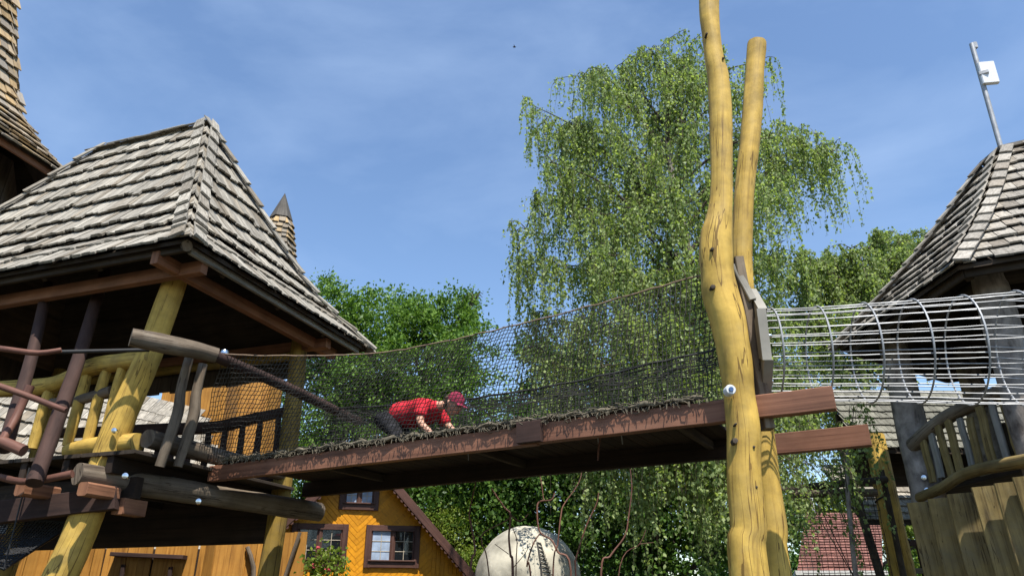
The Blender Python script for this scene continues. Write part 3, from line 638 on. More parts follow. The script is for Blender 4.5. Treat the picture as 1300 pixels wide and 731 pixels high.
# ------------------------------------------------------------------ WIRE TUNNEL and its wooden frame
# axis from the frame at the poles to the right tower
ax = [at(968, 450, 5.72), at(1040, 449, 5.66), at(1140, 446, 5.56), at(1230, 444, 5.45), at(1330, 442, 5.33), V((5.2, 5.5, 3.42)), V((6.0, 6.2, 3.42)), V((6.42, 6.98, 3.42))]
axp, axr = spline([(ax[0], .385), (ax[1], .395), (ax[2], .415), (ax[3], .437), (ax[4], .455), (ax[5], .46), (ax[6], .46), (ax[7], .46)], 71)
tun = thing('wire_tunnel', 'galvanised steel wire crawl tunnel running from the yellow poles to the right tower', 'tunnel', tuple(H(axp[20], axp[20].z - .42)))
def tframe(i):
    t = (axp[min(i + 1, 70)] - axp[max(i - 1, 0)]).normalized(); x = t.cross(V((0, 0, 1))).normalized(); return t, x, x.cross(t)
NB = 30
for k in range(NB):
    an = 2 * math.pi * (k + .3 + rnd.uniform(-.08, .08)) / NB; pts = []
    for i in range(0, 71, 2):
        t, x, y = tframe(i); rr = axr[i] - .006; pts.append(axp[i] + x * math.cos(an) * rr + y * math.sin(an) * rr + V((0, rnd.uniform(-.0012, .0012), rnd.uniform(-.0015, .0015))))
    m = MB(); m.tube(pts, .0046, 6); build('bar', m, 'steel', tun, True)
# rings where the photo shows them
ring_at = []; acc_ = 0; nxt = .08
for i in range(70):
    d_ = (axp[i + 1] - axp[i]).length
    while acc_ <= nxt < acc_ + d_: ring_at.append(i + (nxt - acc_) / d_); nxt += .375
    acc_ += d_
for q in ring_at:
    i = int(q); f = q - i; c = axp[i].lerp(axp[min(i + 1, 70)], f); t, x, y = tframe(i); rr = axr[i] + .008
    m = MB(); pts = [c + x * math.cos(a) * rr + y * math.sin(a) * rr for a in [2 * math.pi * j / 40 for j in range(41)]]
    m.tube(pts, .0075, 6, caps=False); build('ring', m, 'steel', tun, True)
fr_ = thing('tunnel_frame', 'grey weathered board frame round the tunnel mouth on the yellow pole', 'frame', tuple(H(axp[0], axp[0].z - .55)))
t, x, y = tframe(0); c = axp[0] - t * .03; oct_ = [c + (x * math.cos(a) + y * math.sin(a)) * .56 for a in [R(22.5 + 45 * k) for k in range(8)]]
for k in range(8):
    a, b = oct_[k], oct_[(k + 1) % 8]; o_ = ((a + b) / 2 - c).normalized(); wdt = .16
    inn = .70; poly = [a, b, c + (b - c) * inn, c + (a - c) * inn]
    m = MB(); m.prism([p - t * (.075 + .012 * (k % 2)) for p in poly], t * .07); build('frame_board', m, 'greyboard', fr_)
board('upright', at(936, 329, 5.42), at(975, 545, 5.42), .075, .12, 'greylog', fr_, up=(0, -1, 0))
board('upright', at(926, 345, 6.1), at(968, 560, 6.1), .085, .13, 'greyboard', fr_, up=(0, -1, 0))
board('brace', at(930, 340, 5.44), at(954, 384, 5.38), .06, .12, 'greyboard', fr_, up=(0, -1, 0))
for k in range(0, 8):
    a, b = oct_[k], oct_[(k + 1) % 8]; bolt(a.lerp(b, .5) * .9 + c * .1 + t * .0, t, fr_, .012)

# ------------------------------------------------------------------ RIGHT TOWER
HT = 3.4; TZ = CAMZ + HT
tc_ = V2(2.107 * HT, 2.494 * HT); tside = .80 * HT; a0_ = math.atan2(2.058 - 2.494, 1.436 - 2.107)
hx = [tc_ + V2(math.cos(a0_ - k * math.pi / 3), math.sin(a0_ - k * math.pi / 3)) * tside for k in range(6)]   # hx[0] nearest corner, then to the back left
TR = .70 * HT; tt = .13
ftw = lambda t: t - .05 * math.sin(math.pi * min(max(t, 0), 1))
tf = []
for k in range(6):
    A, B = hx[k], hx[(k + 1) % 6]; tf.append(Face(A, B, B.lerp(tc_, 1 - tt), A.lerp(tc_, 1 - tt), TZ, TR, ftw))
tow = thing('lookout_tower', 'hexagonal log lookout tower with shake roof and olive plank palisade', 'tower', tuple(tc_))
troof = roof_shell('roof', tf, tow, drop=.10)
L = []
for k in range(6): L += face_shakes(tf[k], .265, .10, .19, .019)
put_shakes(L, troof, 'shake2')
L = []
for k in range(6):
    L += hip_caps(tf[k], tf[(k - 1) % 6], 0, 1, .255, .15, .026)
put_shakes(L, troof, 'shake2', 'hip_cap')
m = MB()
topc = [H(p.lerp(tc_, 1 - tt - .02), TZ + TR + .03) for p in hx]; m.prism(topc, (0, 0, .05)); build('roof_cap', m, 'shake2', troof)
for k in range(6):
    A, B = hx[k].lerp(tc_, .04), hx[(k + 1) % 6].lerp(tc_, .04); board('eave_board', H(A, TZ - .09), H(B, TZ - .09), .04, .10, 'deck_dark', tow)
    A = hx[k].lerp(tc_, .06); board('rafter', H(A, TZ - .10), H(tc_, TZ + TR * .8), .08, .12, 'deck_dark', tow)
    A, B = hx[k].lerp(tc_, .25), hx[(k + 1) % 6].lerp(tc_, .25); log('ring_log', [(H(A, TZ - .02), .09), (H(B, TZ - .02), .09)], 'deck_dark', tow, seg=6)
tp = [h.lerp(tc_, .25) for h in hx]
for k in range(6):
    q = tp[k]; q2_ = q + V2(.02, .05)
    log('post', [(H(q, TZ + .2), .17 if k < 2 else .15), (H(q2_, 3.6), .20), (H(q, 2.4), .205), (H(q, 0), .22)], 'bark', tow, n=16, seg=20, wob=.10)
TD = 2.95
m = MB(); m.prism([H(p, TD - .06) for p in tp], (0, 0, .05)); build('floor', m, 'deck_dark', tow)
# upper inner wall boards in the shade under the roof
for k in (2, 3, 4):
    A, B = tp[k], tp[(k + 1) % 6]
    for j in range(12):
        a = A.lerp(B, (j + .5) / 12); board('wall_plank', H(a, 3.0), H(a, TZ - .05 - .9 * (k == 2) * (j < 6)), (A - B).length / 12 * .96, .035, 'deck_dark', tow, up=(B - A).cross(V((0, 0, 1))), seg=1)
# railing of the left face (posts tp[1] far .. tp[0] near)
fa, fb = tp[1] + V2(-.02, 0), tp[0] + V2(-.02, 0)
def tl_(f, z, o=0): q = fa.lerp(fb, f); return V((q.x + o, q.y, z))
log('handrail', [(tl_(.03, 3.50, -.05), .10), (tl_(.35, 3.66, -.06), .085), (tl_(.7, 3.72, -.05), .085), (tl_(1.02, 3.72, -.03), .09)], 'greylog', tow, seg=14)
for k in range(10):
    f = .16 + k * .095; o = -.09 + rnd.uniform(-.02, .02); zt = 3.62 + rnd.uniform(-.06, .08); zb_ = 3.0 + rnd.uniform(-.03, .03)
    mt = 'olive' if k % 3 != 1 else 'greyboard'
    board('baluster', tl_(f + rnd.uniform(-.02, .02), zb_, o), tl_(f, zt, o), .105 + rnd.uniform(-.02, .02), .05, mt, tow, up=(1, 0, 0), ch=.018, seg=4, wob=.008)
log('lower_rail', [(tl_(.10, 2.82, -.22), .06), (tl_(.35, 2.86, -.24), .062), (tl_(.6, 2.96, -.22), .065), (tl_(1.05, 2.93, -.2), .07), (tl_(1.4, 2.9, -.2), .07)], 'olive', tow, seg=16)
# palisade in front: each plank set along the left face and round the near corner
k = 0
for (x, y, wd, dx, Y) in ((1169, 637, .29, .02, 8.7), (1195, 632, .28, .02, 8.35), (1219, 626, .27, .03, 8.0), (1251, 617, .27, .05, 7.7), (1278, 612, .24, .05, 7.45), (1305, 604, .27, .05, 7.25), (1337, 598, .27, .04, 7.0), (1372, 590, .27, .04, 6.8)):
    a = at(x, y, Y); b = V((a.x + dx * 1.5, a.y + .02, 0)); o = board('palisade_plank', a, b, wd, .06, 'olive', tow, up=(-.62, -.78, 0), ch=.012, seg=5, wob=.008)
board('palisade_rail', at(1165, 668, 8.9), at(1372, 640, 7.1), .08, .10, 'deck_dark', tow)
for p in (at(1173, 606, 9.2), at(1177, 622, 9.2)): bolt(p, (-.5, -.9, 0), tow, .025)
for (x, y, Y) in ((1173, 606, 9.2),): pass
# side roof-line wall seen through the tunnel (grey boards and a lit slab)
# antenna
an_ = thing('antenna_mast', 'grey steel mast with white radio box on the lookout tower roof', 'antenna', tuple(at(1273, 190, 8.3)))
p0 = at(1274, 200, 8.3); p1 = at(1233.5, 56, 8.3)
m = MB(); m.tube([p0 - (p1 - p0) * .12, p0.lerp(p1, .5), p1], .034, 12); build('mast', m, 'steel', an_, True)
d = (p1 - p0).normalized()
c = p0.lerp(p1, .70) + V((.02, -.06, 0)); board('radio_box', c - d * .19 + V((.05, 0, 0)), c + d * .19 + V((.05, 0, 0)), .22, .07, 'whiteplastic', an_, up=(-.2, -1, 0), ch=.012)
board('bracket', c - V((.06, -.03, 0)), c + V((.04, -.03, 0)), .08, .06, 'steel', an_)
c = p1 - d * .03 + V((.045, 0, 0)); board('mast_head', c - d * .05, c + d * .05, .055, .05, 'steel', an_, up=(0, -1, 0))

# ------------------------------------------------------------------ BIG TOWER at the far left (flared spire)
ltc = V2(-11.1, 10.65); LZ = 8.75; cornr = hz(86, 224, LZ)
le = V2(cornr.x, cornr.y) - ltc; lr = le.length; la = math.atan2(le.y, le.x)
ho = [ltc + V2(math.cos(la + k * math.pi / 4), math.sin(la + k * math.pi / 4)) * lr for k in range(8)]
class Spire(Face):
    def p(s, u, t):
        t_ = min(max(t, -.02), 1); sh = float(np.interp(t_ * s.rise, [-.1, 0, .25, .54, 1.2, 1.73, 4.05, 7.2], [3.08, 3.0, 2.72, 2.43, 1.86, 1.61, .94, .05])) / 3.0
        q = ltc.lerp(s.A, sh).lerp(ltc.lerp(s.B, sh), u); return V((q.x, q.y, s.z0 + s.rise * t_))
    def width(s, t): return (s.p(0, t) - s.p(1, t)).length
lf = [Spire(ho[k], ho[(k + 1) % 8], ltc, ltc, LZ, 7.2, None) for k in range(8)]
ltw = thing('spire_tower', 'tall tower with flared spire of golden and grey shakes beyond the pavilion', 'tower', tuple(ltc))
lroof = roof_shell('roof', lf, ltw, nt_=40, drop=.05)
L = []
for k in (0, 7, 6, 1): L += face_shakes(lf[k], .25, .14, .24, .026, clip_hips=False)
put_shakes(L, lroof, 'shake_gold')
for k in range(8):
    board('eave_board', H(ho[k].lerp(ltc, .02), LZ - .11), H(ho[(k + 1) % 8].lerp(ltc, .02), LZ - .11), .05, .12, 'eave', ltw)
hw = [ltc + (h - ltc) * .66 for h in ho]
for k in range(8):
    A, B = hw[k], hw[(k + 1) % 8]
    for j in range(7):
        a = A.lerp(B, (j + .5) / 7); board('wall_plank', H(a, 0), H(a, LZ + .25), (A - B).length / 7 * .97, .04, 'deck_dark', ltw, up=(B - A).cross(V((0, 0, 1))))

# ------------------------------------------------------------------ SMALL TURRET behind the pavilion roof
tu0 = at(349, 330, 14.5); tuc = V2(tu0.x, tu0.y)
zt_ = at(355, 245, 14.5).z; zc_ = at(354, 278, 14.5).z; zw_ = zt_ - 3.3
tur = thing('small_turret', 'slim pointed turret with golden shakes and dark cap behind the pavilion roof', 'turret', tuple(tuc))
def ngon(r_, n=6, o=.35): return [tuc + V2(math.cos(o + 2 * math.pi * k / n), math.sin(o + 2 * math.pi * k / n)) * r_ for k in range(n)]
cf_ = []
g0_, g1_ = ngon(.62), ngon(.235)
for k in range(6): cf_.append(Face(g0_[k], g0_[(k + 1) % 6], g1_[(k + 1) % 6], g1_[k], zw_, zc_ - zw_, lambda t: t + .12 * math.sin(math.pi * t)))
tr_ = roof_shell('roof', cf_, tur); L = []
for F in cf_: L += face_shakes(F, .14, .10, .16, .018)
put_shakes(L, tr_, 'shake_gold', limit=60)
m = MB(); g2_ = ngon(.27)
for k in range(6):
    a, b = H(g2_[k], zc_ - .02), H(g2_[(k + 1) % 6], zc_ - .02); m.quad([a, b, H(tuc, zt_)], [(0, 0), (.25, 0), (.12, .6)])
m.quad([H(q, zc_ - .02) for q in reversed(g2_)]); build('cap', m, 'shake_dark', tur)
g3 = ngon(.52)
for k in range(6):
    A, B = g3[k], g3[(k + 1) % 6]; board('wall_plank', H(A.lerp(B, .5), 0), H(A.lerp(B, .5), zw_ + .1), (A - B).length * 1.02, .05, 'orange', tur, up=(B - A).cross(V((0, 0, 1))))

# ------------------------------------------------------------------ ORANGE GABLE HOUSE
he = V((.966, .259, 0)).normalized(); hn = V((.259, -.966, 0)).normalized()    # along the facade, outward to the viewer
hO = V2(-3.13, 16.0); KA = -.18
def hp(k, z, o=0): return H(hO + he * k + hn * o, z)
zap, sl_, khw = 4.60, 1.037, 3.0
zev = zap - sl_ * khw
house = thing('gable_house', 'bright orange wooden gable house with brown windows under the bridge', 'house', tuple(hp(KA, 0, -3)))
def clip(poly, nx, ny, d):
    o = []
    for i in range(len(poly)):
        a, b = poly[i], poly[(i + 1) % len(poly)]; da = a[0] * nx + a[1] * ny - d; db = b[0] * nx + b[1] * ny - d
        if da <= 0: o.append(a)
        if da * db < 0: f = da / (da - db); o.append((a[0] + (b[0] - a[0]) * f, a[1] + (b[1] - a[1]) * f))
    return o
cl = MB()
for sgn in (-1, 1):
    inner = 1.62
    reg = [(0, 0), (inner, 0), (inner, zap - sl_ * inner), (0, zap)]
    dx, dz = math.cos(R(45)), math.sin(R(45)); nx, nz = -dz, dx; bw = .092
    for q in range(-20, 56):
        d0 = q * bw + (.0 if sgn > 0 else .0); pl_ = clip(clip(reg, nx, nz, d0 + bw - .007), -nx, -nz, -d0)
        if len(pl_) > 2: cl.prism([hp(KA + sgn * p[0], p[1], 0) for p in pl_], hn * (.022 + .004 * rnd.random()))
    k = inner + .005
    while k < khw - .02:
        k2 = min(k + .085, khw); pl_ = [(k, 0), (k2, 0), (k2, zap - sl_ * k2), (k, zap - sl_ * k)]
        cl.prism([hp(KA + sgn * p[0], p[1], 0) for p in pl_], hn * (.022 + .004 * rnd.random())); k += .092
o = build('cladding', cl, 'houseorange', house); o['kind'] = 'stuff'
m = MB(); m.prism([hp(KA - khw, 0, -.01), hp(KA + khw, 0, -.01), hp(KA + khw, zev, -.01), hp(KA, zap, -.01), hp(KA - khw, zev, -.01)], -hn * 6); build('wall', m, 'houseorange', house)
hr = MB()
for sgn in (-1, 1):
    a = lambda k, o, dz=0: hp(KA + sgn * k, zap - sl_ * k + dz, o)
    poly = [a(0, .42, .06), a(khw + .45, .42, .06), a(khw + .45, .42, .14), a(0, .42, .17)]
    hr.prism(poly, -hn * 6.7)
rf_ = build('roof', hr, 'winbrown', house)
for sgn in (-1, 1):
    a = hp(KA, zap + .05, .44); b = hp(KA + sgn * (khw + .45), zap + .05 - sl_ * (khw + .45), .44)
    bb = board('bargeboard', a, b, .05, .17, 'winbrown', rf_, up=(0, 0, 1)); L_ = (b - a)
    npeg = 42
    for j in range(npeg):
        p = a.lerp(b, (j + .5) / npeg) + V((0, 0, -.13)) + hn * .0
        mm = MB(); mm.tube([p + hn * .012, p - hn * .012], .038, 8); build('scallop', mm, 'winbrown', rf_)
def hwin(k0, k1, z0, z1, whitish):
    mm = MB(); fw = .12; o = .05
    ww = MB()
    for (a, b) in (((k0 + fw / 2, z0), (k0 + fw / 2, z1)), ((k1 - fw / 2, z0), (k1 - fw / 2, z1))): ww.beam(hp(*a, o), hp(*b, o), fw, .07, up=hn)
    for z in (z0 + fw / 2, z1 - fw / 2): ww.beam(hp(k0 + fw, z, o - .002), hp(k1 - fw, z, o - .002), fw, .066, up=hn) if False else ww.beam(hp(k0 + fw, z, o - .002), hp(k1 - fw, z, o - .002), .066, fw, up=(0, 0, 1))
    wn = build('window', ww, 'winbrown', house)
    board('sill', hp(k0 + .08, z0 + .135, .09), hp(k1 - .08, z0 + .135, .09), .06, .03, 'winbrown', wn)
    km = (k0 + k1) / 2; board('mullion', hp(km, z0 + fw, .035), hp(km, z1 - fw, .035), .055, .05, 'winbrown', wn, up=hn)
    for s_, (a, b) in enumerate(((k0 + fw, km - .028), (km + .028, k1 - fw))):
        g = MB(); g.prism([hp(a, z0 + fw, .026), hp(b, z0 + fw, .026), hp(b, z1 - fw, .026), hp(a, z1 - fw, .026)], hn * .006); build('pane', g, 'paleblue' if (whitish and s_ == 0) or whitish == 2 else 'glass', wn)
        for f in (.5,): board('muntin', hp(a + (b - a) * f, z0 + fw, .037), hp(a + (b - a) * f, z1 - fw, .037), .014, .012, 'mull', wn, up=hn)
        for f in ((1 / 3, 2 / 3) if z1 - z0 > .6 else (.5,)): board('muntin', hp(a, z0 + fw + (z1 - z0 - 2 * fw) * f, .0365), hp(b, z0 + fw + (z1 - z0 - 2 * fw) * f, .0365), .011, .013, 'mull', wn)
        for e in (a + .015, b - .015): board('casement', hp(e, z0 + fw, .04), hp(e, z1 - fw, .04), .03, .02, 'winbrown', wn, up=hn)
hwin(0, 1.16, 2.30, 3.15, 1); hwin(-1.53, -.37, 2.30, 3.15, 0); hwin(-.62, .22, 3.45, 4.05, 2)

# ------------------------------------------------------------------ ORANGE PLANK HUT with shingle lean-to behind the pavilion
hut = thing('plank_hut', 'orange plank hut with pale shingle lean-to roof seen through the pavilion railing', 'hut', tuple(H(at(250, 520, 14), 0)))
YH = 17.6
for k in range(9):
    x = 214 + 13 * k; tp_ = 503 - 24 * math.sin(min(1, max(0, (x - 190) / 125)) * math.pi * .62) + (10 if x > 312 else 0)
    a = at(x, tp_, YH); b = V((a.x, YH, 0)); board('wall_plank', a, b, .262, .05, 'orange', hut, up=(0, -1, 0))
ra = V((-14.6, 15.0, 2.4)); rb_ = hz(338, 640, 2.4); rb_ = V((-4.9, 15.0, 2.4)); rc = at(238, 526, 17.4); rd = at(-90, 440, 17.4)
rfc = lambda u, t: ra.lerp(rb_, u).lerp(rd.lerp(rc, u), t)
m = MB()
for i in range(8):
    for dz in (-.03, -.09):
        q = [rfc(0, i / 8), rfc(1, i / 8), rfc(1, (i + 1) / 8), rfc(0, (i + 1) / 8)]; q = [p + V((0, 0, dz - .05)) for p in q]; m.quad(q if dz > -.05 else q[::-1])
lr_ = build('roof', m, 'deck_dark', hut)
L = []; nrow = 13
exx = (rb_ - ra).normalized()
for i in range(nrow):
    t = i / nrow; wd_ = (rfc(0, t) - rfc(1, t)).length; x = 0
    ey = (rfc(.5, min(1, t + .1)) - rfc(.5, t)).normalized(); e1_ = (rfc(1, t) - rfc(0, t)).normalized(); ey = (ey - e1_ * ey.dot(e1_)).normalized(); n = e1_.cross(ey)
    while x < wd_ - .1:
        q = rnd.uniform(.16, .26); p = rfc((x + q / 2) / wd_, t) + n * .035; tl = .11
        y2 = ey * math.cos(tl) - n * math.sin(tl); n2 = e1_.cross(y2)
        L.append((mat_from(e1_, y2, n2, p, q * .98, .52, .034), rnd.randrange(6))); x += q
put_shakes(L, lr_, 'shake')
for (x, y) in ((20, 640), (330, 610)):
    p = at(x, y, 15.3); log('post', [(V((p.x, 15.3, 2.5)), .09), (V((p.x, 15.3, 0)), .1)], 'orange', hut, seg=5)

# ------------------------------------------------------------------ ORANGE PLANK FENCE below the deck
fen = thing('plank_fence', 'orange stained vertical plank fence with dark shelf below the pavilion deck', 'fence', tuple(H(at(270, 731, 14.2), 0)))
YF = 14.2; xr_ = at(388, 700, YF).x; x = xr_ - 7.2
board('fence_backing', V((x + .1, YF + .034, 1.3)), V((xr_ - .05, YF + .034, 1.3)), .02, 2.5, 'shadetone', fen)
board('fence_rail', V((x, YF + .07, 2.4)), V((xr_ - .02, YF + .07, 2.4)), .05, .12, 'orange', fen)
while x < xr_ - .1:
    wd = rnd.uniform(.18, .26); zt = 2.84 + rnd.uniform(-.06, .06); ln = rnd.uniform(-.03, .03)
    board('fence_plank', V((x + wd / 2 + ln, YF + rnd.uniform(0, .012), zt)), V((x + wd / 2, YF, 0)), wd - .006, .035, 'orange', fen, up=(0, -1, 0)); x += wd
sa, sb_ = at(143, 703, YF - .12), at(235, 707, YF - .12); board('shelf', sa, sb_, .2, .07, 'brownpole', fen)
for p in (at(157, 716, YF - .1), at(217, 719, YF - .1)): board('shelf_bracket', p, p + V((.01, .0, -.22)), .07, .05, 'brownpole', fen, up=(0, -1, 0))
log('leaning_stick', [(at(381, 675, YF - .09), .035), (at(362, 731, YF - .09), .035), (at(352, 765, YF - .09), .035)], 'greylog', fen, n=8, seg=5)
log('leaning_stick', [(at(314, 694, YF - .09), .04), (at(322, 720, YF - .1), .045), (at(320, 765, YF - .1), .045)], 'greylog', fen, n=8, seg=5)

# ------------------------------------------------------------------ hammock net low at the left
hm = thing('hammock_net', 'black hammock net sagging under the pavilion deck', 'net', tuple(H(at(40, 690, 8.3), at(40, 690, 8.3).z)))
ha, hb, hc, hd = at(-70, 690, 7.3), at(5, 722, 7.3), at(95, 664, 9.0), at(-60, 652, 9.0)
net('mesh', lambda u, t: tuple(ha.lerp(hb, u).lerp(hd.lerp(hc, u), t) - V((0, 0, .12 * math.sin(math.pi * u) * math.sin(math.pi * t)))), 34, 34, .006, hm, 'blackrope')
m = MB(); m.tube([ha, hb, hc, hd, ha], .016, 6); build('edge_rope', m, 'blackrope', hm, True)
for q in (ha, hb, hc, hd):
    m = MB(); m.tube([q, V((q.x + (.02 if q.x > -4 else -.02), q.y, 2.86))], .008, 5); build('tie', m, 'blackrope', hm, True)

# ------------------------------------------------------------------ STONE BALL
sc = at(670, 739, 12.2); sr = 68 / FPX * (sc.y * CS + (sc.z - CAMZ) * SN)
ball = thing('stone_ball', 'large pale concrete egg ball with dark stitched groove behind bare twigs', 'sculpture', (sc.x, sc.y, 0))
m = MB(); nu, nv = 40, 26
zlow = 0
for j in range(nv + 1):
    ph = math.pi * j / nv
    for i in range(nu):
        th = 2 * math.pi * i / nu; d = V((math.sin(ph) * math.cos(th), math.sin(ph) * math.sin(th), math.cos(ph)))
        rr = sr * (1 + .015 * mnoise.noise(d * 2.5) + .006 * mnoise.noise(d * 9)); m.v.append(tuple(sc + V((d.x * rr, d.y * rr, d.z * rr))))
for j in range(nv):
    for i in range(nu):
        i2 = (i + 1) % nu; m.face((j * nu + i, (j + 1) * nu + i, (j + 1) * nu + i2, j * nu + i2), [(0, 0)] * 4)
build('body', m, 'stone', ball, True)
def onball(px, py, o=.004):
    d = ray(px, py).normalized(); oc = V((0, 0, CAMZ)) - sc; b = oc.dot(d); cc = oc.dot(oc) - (sr * 1.012 + o) ** 2; q = b * b - cc
    return V((0, 0, CAMZ)) + d * (-b - math.sqrt(max(q, 0)))
def stroke(pts, r_): m = MB(); m.tube([onball(*p) for p in pts], r_, 6); build('stitch', m, 'stonedark', ball, True)
stroke([(682, 688), (685, 705), (687, 718), (688, 733)], .014)
for k in range(9):
    y = 687 + k * 5; x = 683 + k * .9; stroke([(x, y + 1), (x + 5 + k * .7, y + 4.5), (x + 2 + k * .4, y + 1.5), (x + 4 + k * .9, y + 2)], .009)
log('plinth', [(V((sc.x, sc.y, max(sc.z - sr * .85, .1))), .5), (V((sc.x, sc.y, 0)), .7)], 'stone', ball, seg=4)

# ------------------------------------------------------------------ BARE TWISTED SHRUBS in front of the ball
def shrub(name, label, base, stems, cat='shrub', grp='bare twisted shrubs'):
    t_ = thing(name, label, cat, tuple(base), grp)
    for st, r0_, Y in stems:
        r0_ *= .72
        kn = [(at(x, y, Y + .02 * i), r0_ * (1 - .5 * i / len(st))) for i, (x, y) in enumerate(st)]
        if st[0][1] >= 731: kn.insert(0, (V((base[0] + (kn[0][0].x - base[0]) * .3, Y, 0)), r0_ * 1.15))
        log('stem', kn, 'redtwig', t_, n=7, seg=max(10, 5 * len(kn)), wob=.2)
YS = 8.4
shrub('bare_shrub', 'bare upright twisting shrub with forked brown stem before the pale ball', H(at(650, 731, YS), 0), [
    ([(651, 733), (648, 704), (646, 680), (648, 653), (640, 643), (624, 620)], .020, YS), ([(655, 733), (656, 700), (656, 684), (650, 668)], .009, YS),
    ([(648, 653), (660, 661), (671, 652)], .008, YS), ([(621, 731), (612, 690), (614, 676), (640, 662), (648, 656)], .010, YS), ([(646, 703), (628, 690)], .006, YS), ([(650, 722), (668, 700), (670, 690)], .006, YS)])
shrub('bare_shrub', 'bare shrub with crossing reddish stems and a hooked top before the pale ball', H(at(695, 731, YS + .3), 0), [
    ([(725, 734), (708, 700), (700, 685), (685, 674), (682, 645), (686, 636), (700, 634), (704, 625)], .019, YS + .3), ([(674, 733), (669, 718), (677, 690), (686, 676)], .015, YS + .3),
    ([(690, 634), (688, 618), (685, 600)], .010, YS + .3), ([(702, 731), (708, 690), (712, 655), (716, 640), (735, 612), (737, 590), (722, 562)], .013, YS + .25)])
shrub('bare_shrub', 'slender bare sapling with straight brown stem beside the gable house', H(at(596, 731, YS), 0), [([(597, 733), (603, 700), (598, 665), (596, 650), (604, 612)], .017, YS)])
shrub('bare_shrub', 'thin bare sapling leaning right beside the pale ball', H(at(730, 731, YS), 0), [([(731, 734), (731, 710), (744, 668), (757, 640), (760, 625)], .014, YS)])
shrub('bare_shrub', 'tall bare sapling curving up to the bridge over dark birch leaves', H(at(762, 731, YS + .4), 0), [([(763, 734), (775, 705), (793, 680), (798, 655), (802, 620), (800, 595)], .015, YS + .4), ([(785, 731), (812, 690), (820, 672)], .008, YS + .4), ([(812, 690), (830, 688)], .005, YS + .4)])

# ------------------------------------------------------------------ TREES
def leaves(name, C, D, S, mat, parent, rs, asp=.62):
    """rhombus leaves: centres C, long axes D, lengths S"""
    n = len(C); D = D / (np.linalg.norm(D, axis=1)[:, None] + 1e-9); r_ = rs.normal(size=(n, 3)); X = np.cross(D, r_); X /= np.linalg.norm(X, axis=1)[:, None] + 1e-9; Nn = np.cross(D, X)
    S = S[:, None]; a = C - D * S * .5; b = C + D * S * .5; l = C + X * S * asp * .5 + Nn * S * .10 - D * S * .06; r2 = C - X * S * asp * .5 + Nn * S * .10 - D * S * .06
    v = np.stack([a, l, b, r2], 1).reshape(-1, 3); f = np.arange(n * 4).reshape(-1, 4); return raw_mesh(name, v, f, mat, parent)
def tree(name, label, base, blobs, nleaf, size, lmat, bmat='darkbark', cat='tree', trunk_r=.22, seed=1, group=None, top=None, clump=110, spread=.20):
    rs = np.random.RandomState(seed); t_ = thing(name, label, cat, tuple(base), group); base = V(base)
    cen = sum((V(b[0]) for b in blobs), V()) / len(blobs); th = top or max(b[0][2] for b in blobs)
    lowest = min(b[0][2] for b in blobs)
    tb = MB(); tp = V((cen.x, cen.y, th * .85)); p, r_ = spline([(base, trunk_r * 1.2), (base.lerp(tp, .35) + V((.1, 0, 0)), trunk_r * .85), (base.lerp(tp, .7), trunk_r * .5), (tp, trunk_r * .15)], 12); tb.tube(p, r_, 9, .12)
    tk = build('trunk', tb, bmat, t_, True)
    lb = MB(); C = []; wts = np.array([b[1] ** 2.2 for b in blobs]); wts /= wts.sum()
    for (bc, br, *sq) in blobs:
        bc = V(bc); k = rs.uniform(.2, .7); a = base.lerp(tp, min(.9, max(.15, (bc.z / th) * .6))); md = a.lerp(bc, .5) + V((0, 0, .15 * br))
        p, r_ = spline([(a, trunk_r * .45), (md, trunk_r * .28), (bc, trunk_r * .12)], 8); lb.tube(p, r_, 6)
        for j in range(5):
            d = V(rs.normal(size=3)).normalized(); e = bc + d * br * .85; p, r_ = spline([(bc.lerp(md, .2), trunk_r * .12), (bc.lerp(e, .5) + V((0, 0, .1 * br)), trunk_r * .07), (e, .008)], 6); lb.tube(p, r_, 5)
    build('branches', lb, bmat, t_, True)
    ncl = max(8, nleaf // clump); allc = []
    for b, wt in zip(blobs, wts):
        nb = max(3, int(ncl * wt)); d = rs.normal(size=(nb, 3)); d /= np.linalg.norm(d, axis=1)[:, None]; rr = b[1] * rs.uniform(.35, 1.0, nb) ** .55 * (1 + .18 * rs.normal(size=nb)); sqz = np.array([1, 1, b[2] if len(b) > 2 else .85])
        allc.append(np.array(b[0]) + d * rr[:, None] * sqz)
    allc = np.concatenate(allc); cr_ = spread * np.mean([b[1] for b in blobs]) * rs.uniform(.5, 1.4, len(allc))
    idx = rs.randint(0, len(allc), nleaf); C = allc[idx] + rs.normal(size=(nleaf, 3)) * cr_[idx][:, None] * np.array([1, 1, .7])
    D = rs.normal(size=(nleaf, 3)) + np.array([0, 0, -.5]); S = size * rs.uniform(.6, 1.35, nleaf)
    ok = C[:, 2] > .05
    leaves('crown', C[ok], D[ok], S[ok], lmat, t_, rs); return t_
def bl(x, y, Y, r_, sq=.85): return (tuple(at(x, y, Y)), r_, sq)
def gb(x, Y): p = at(x, 731, Y); return (p.x, p.y, 0)
tree('broadleaf_tree', 'bright green broadleaf tree rising right beside the pavilion eave', gb(440, 23), [bl(425, 400, 23, 1.3), bl(400, 440, 23, 1.4), bl(455, 420, 22.5, 1.3), bl(430, 480, 22, 1.6), bl(470, 500, 22, 1.5), bl(440, 560, 22, 1.6), bl(385, 610, 22, 1.4), bl(400, 660, 22, 1.2), bl(365, 540, 22.5, 1.3), bl(400, 375, 23.5, .7), bl(470, 395, 23, .8)], 38000, .125, 'oakleaf', seed=11, group='background trees')
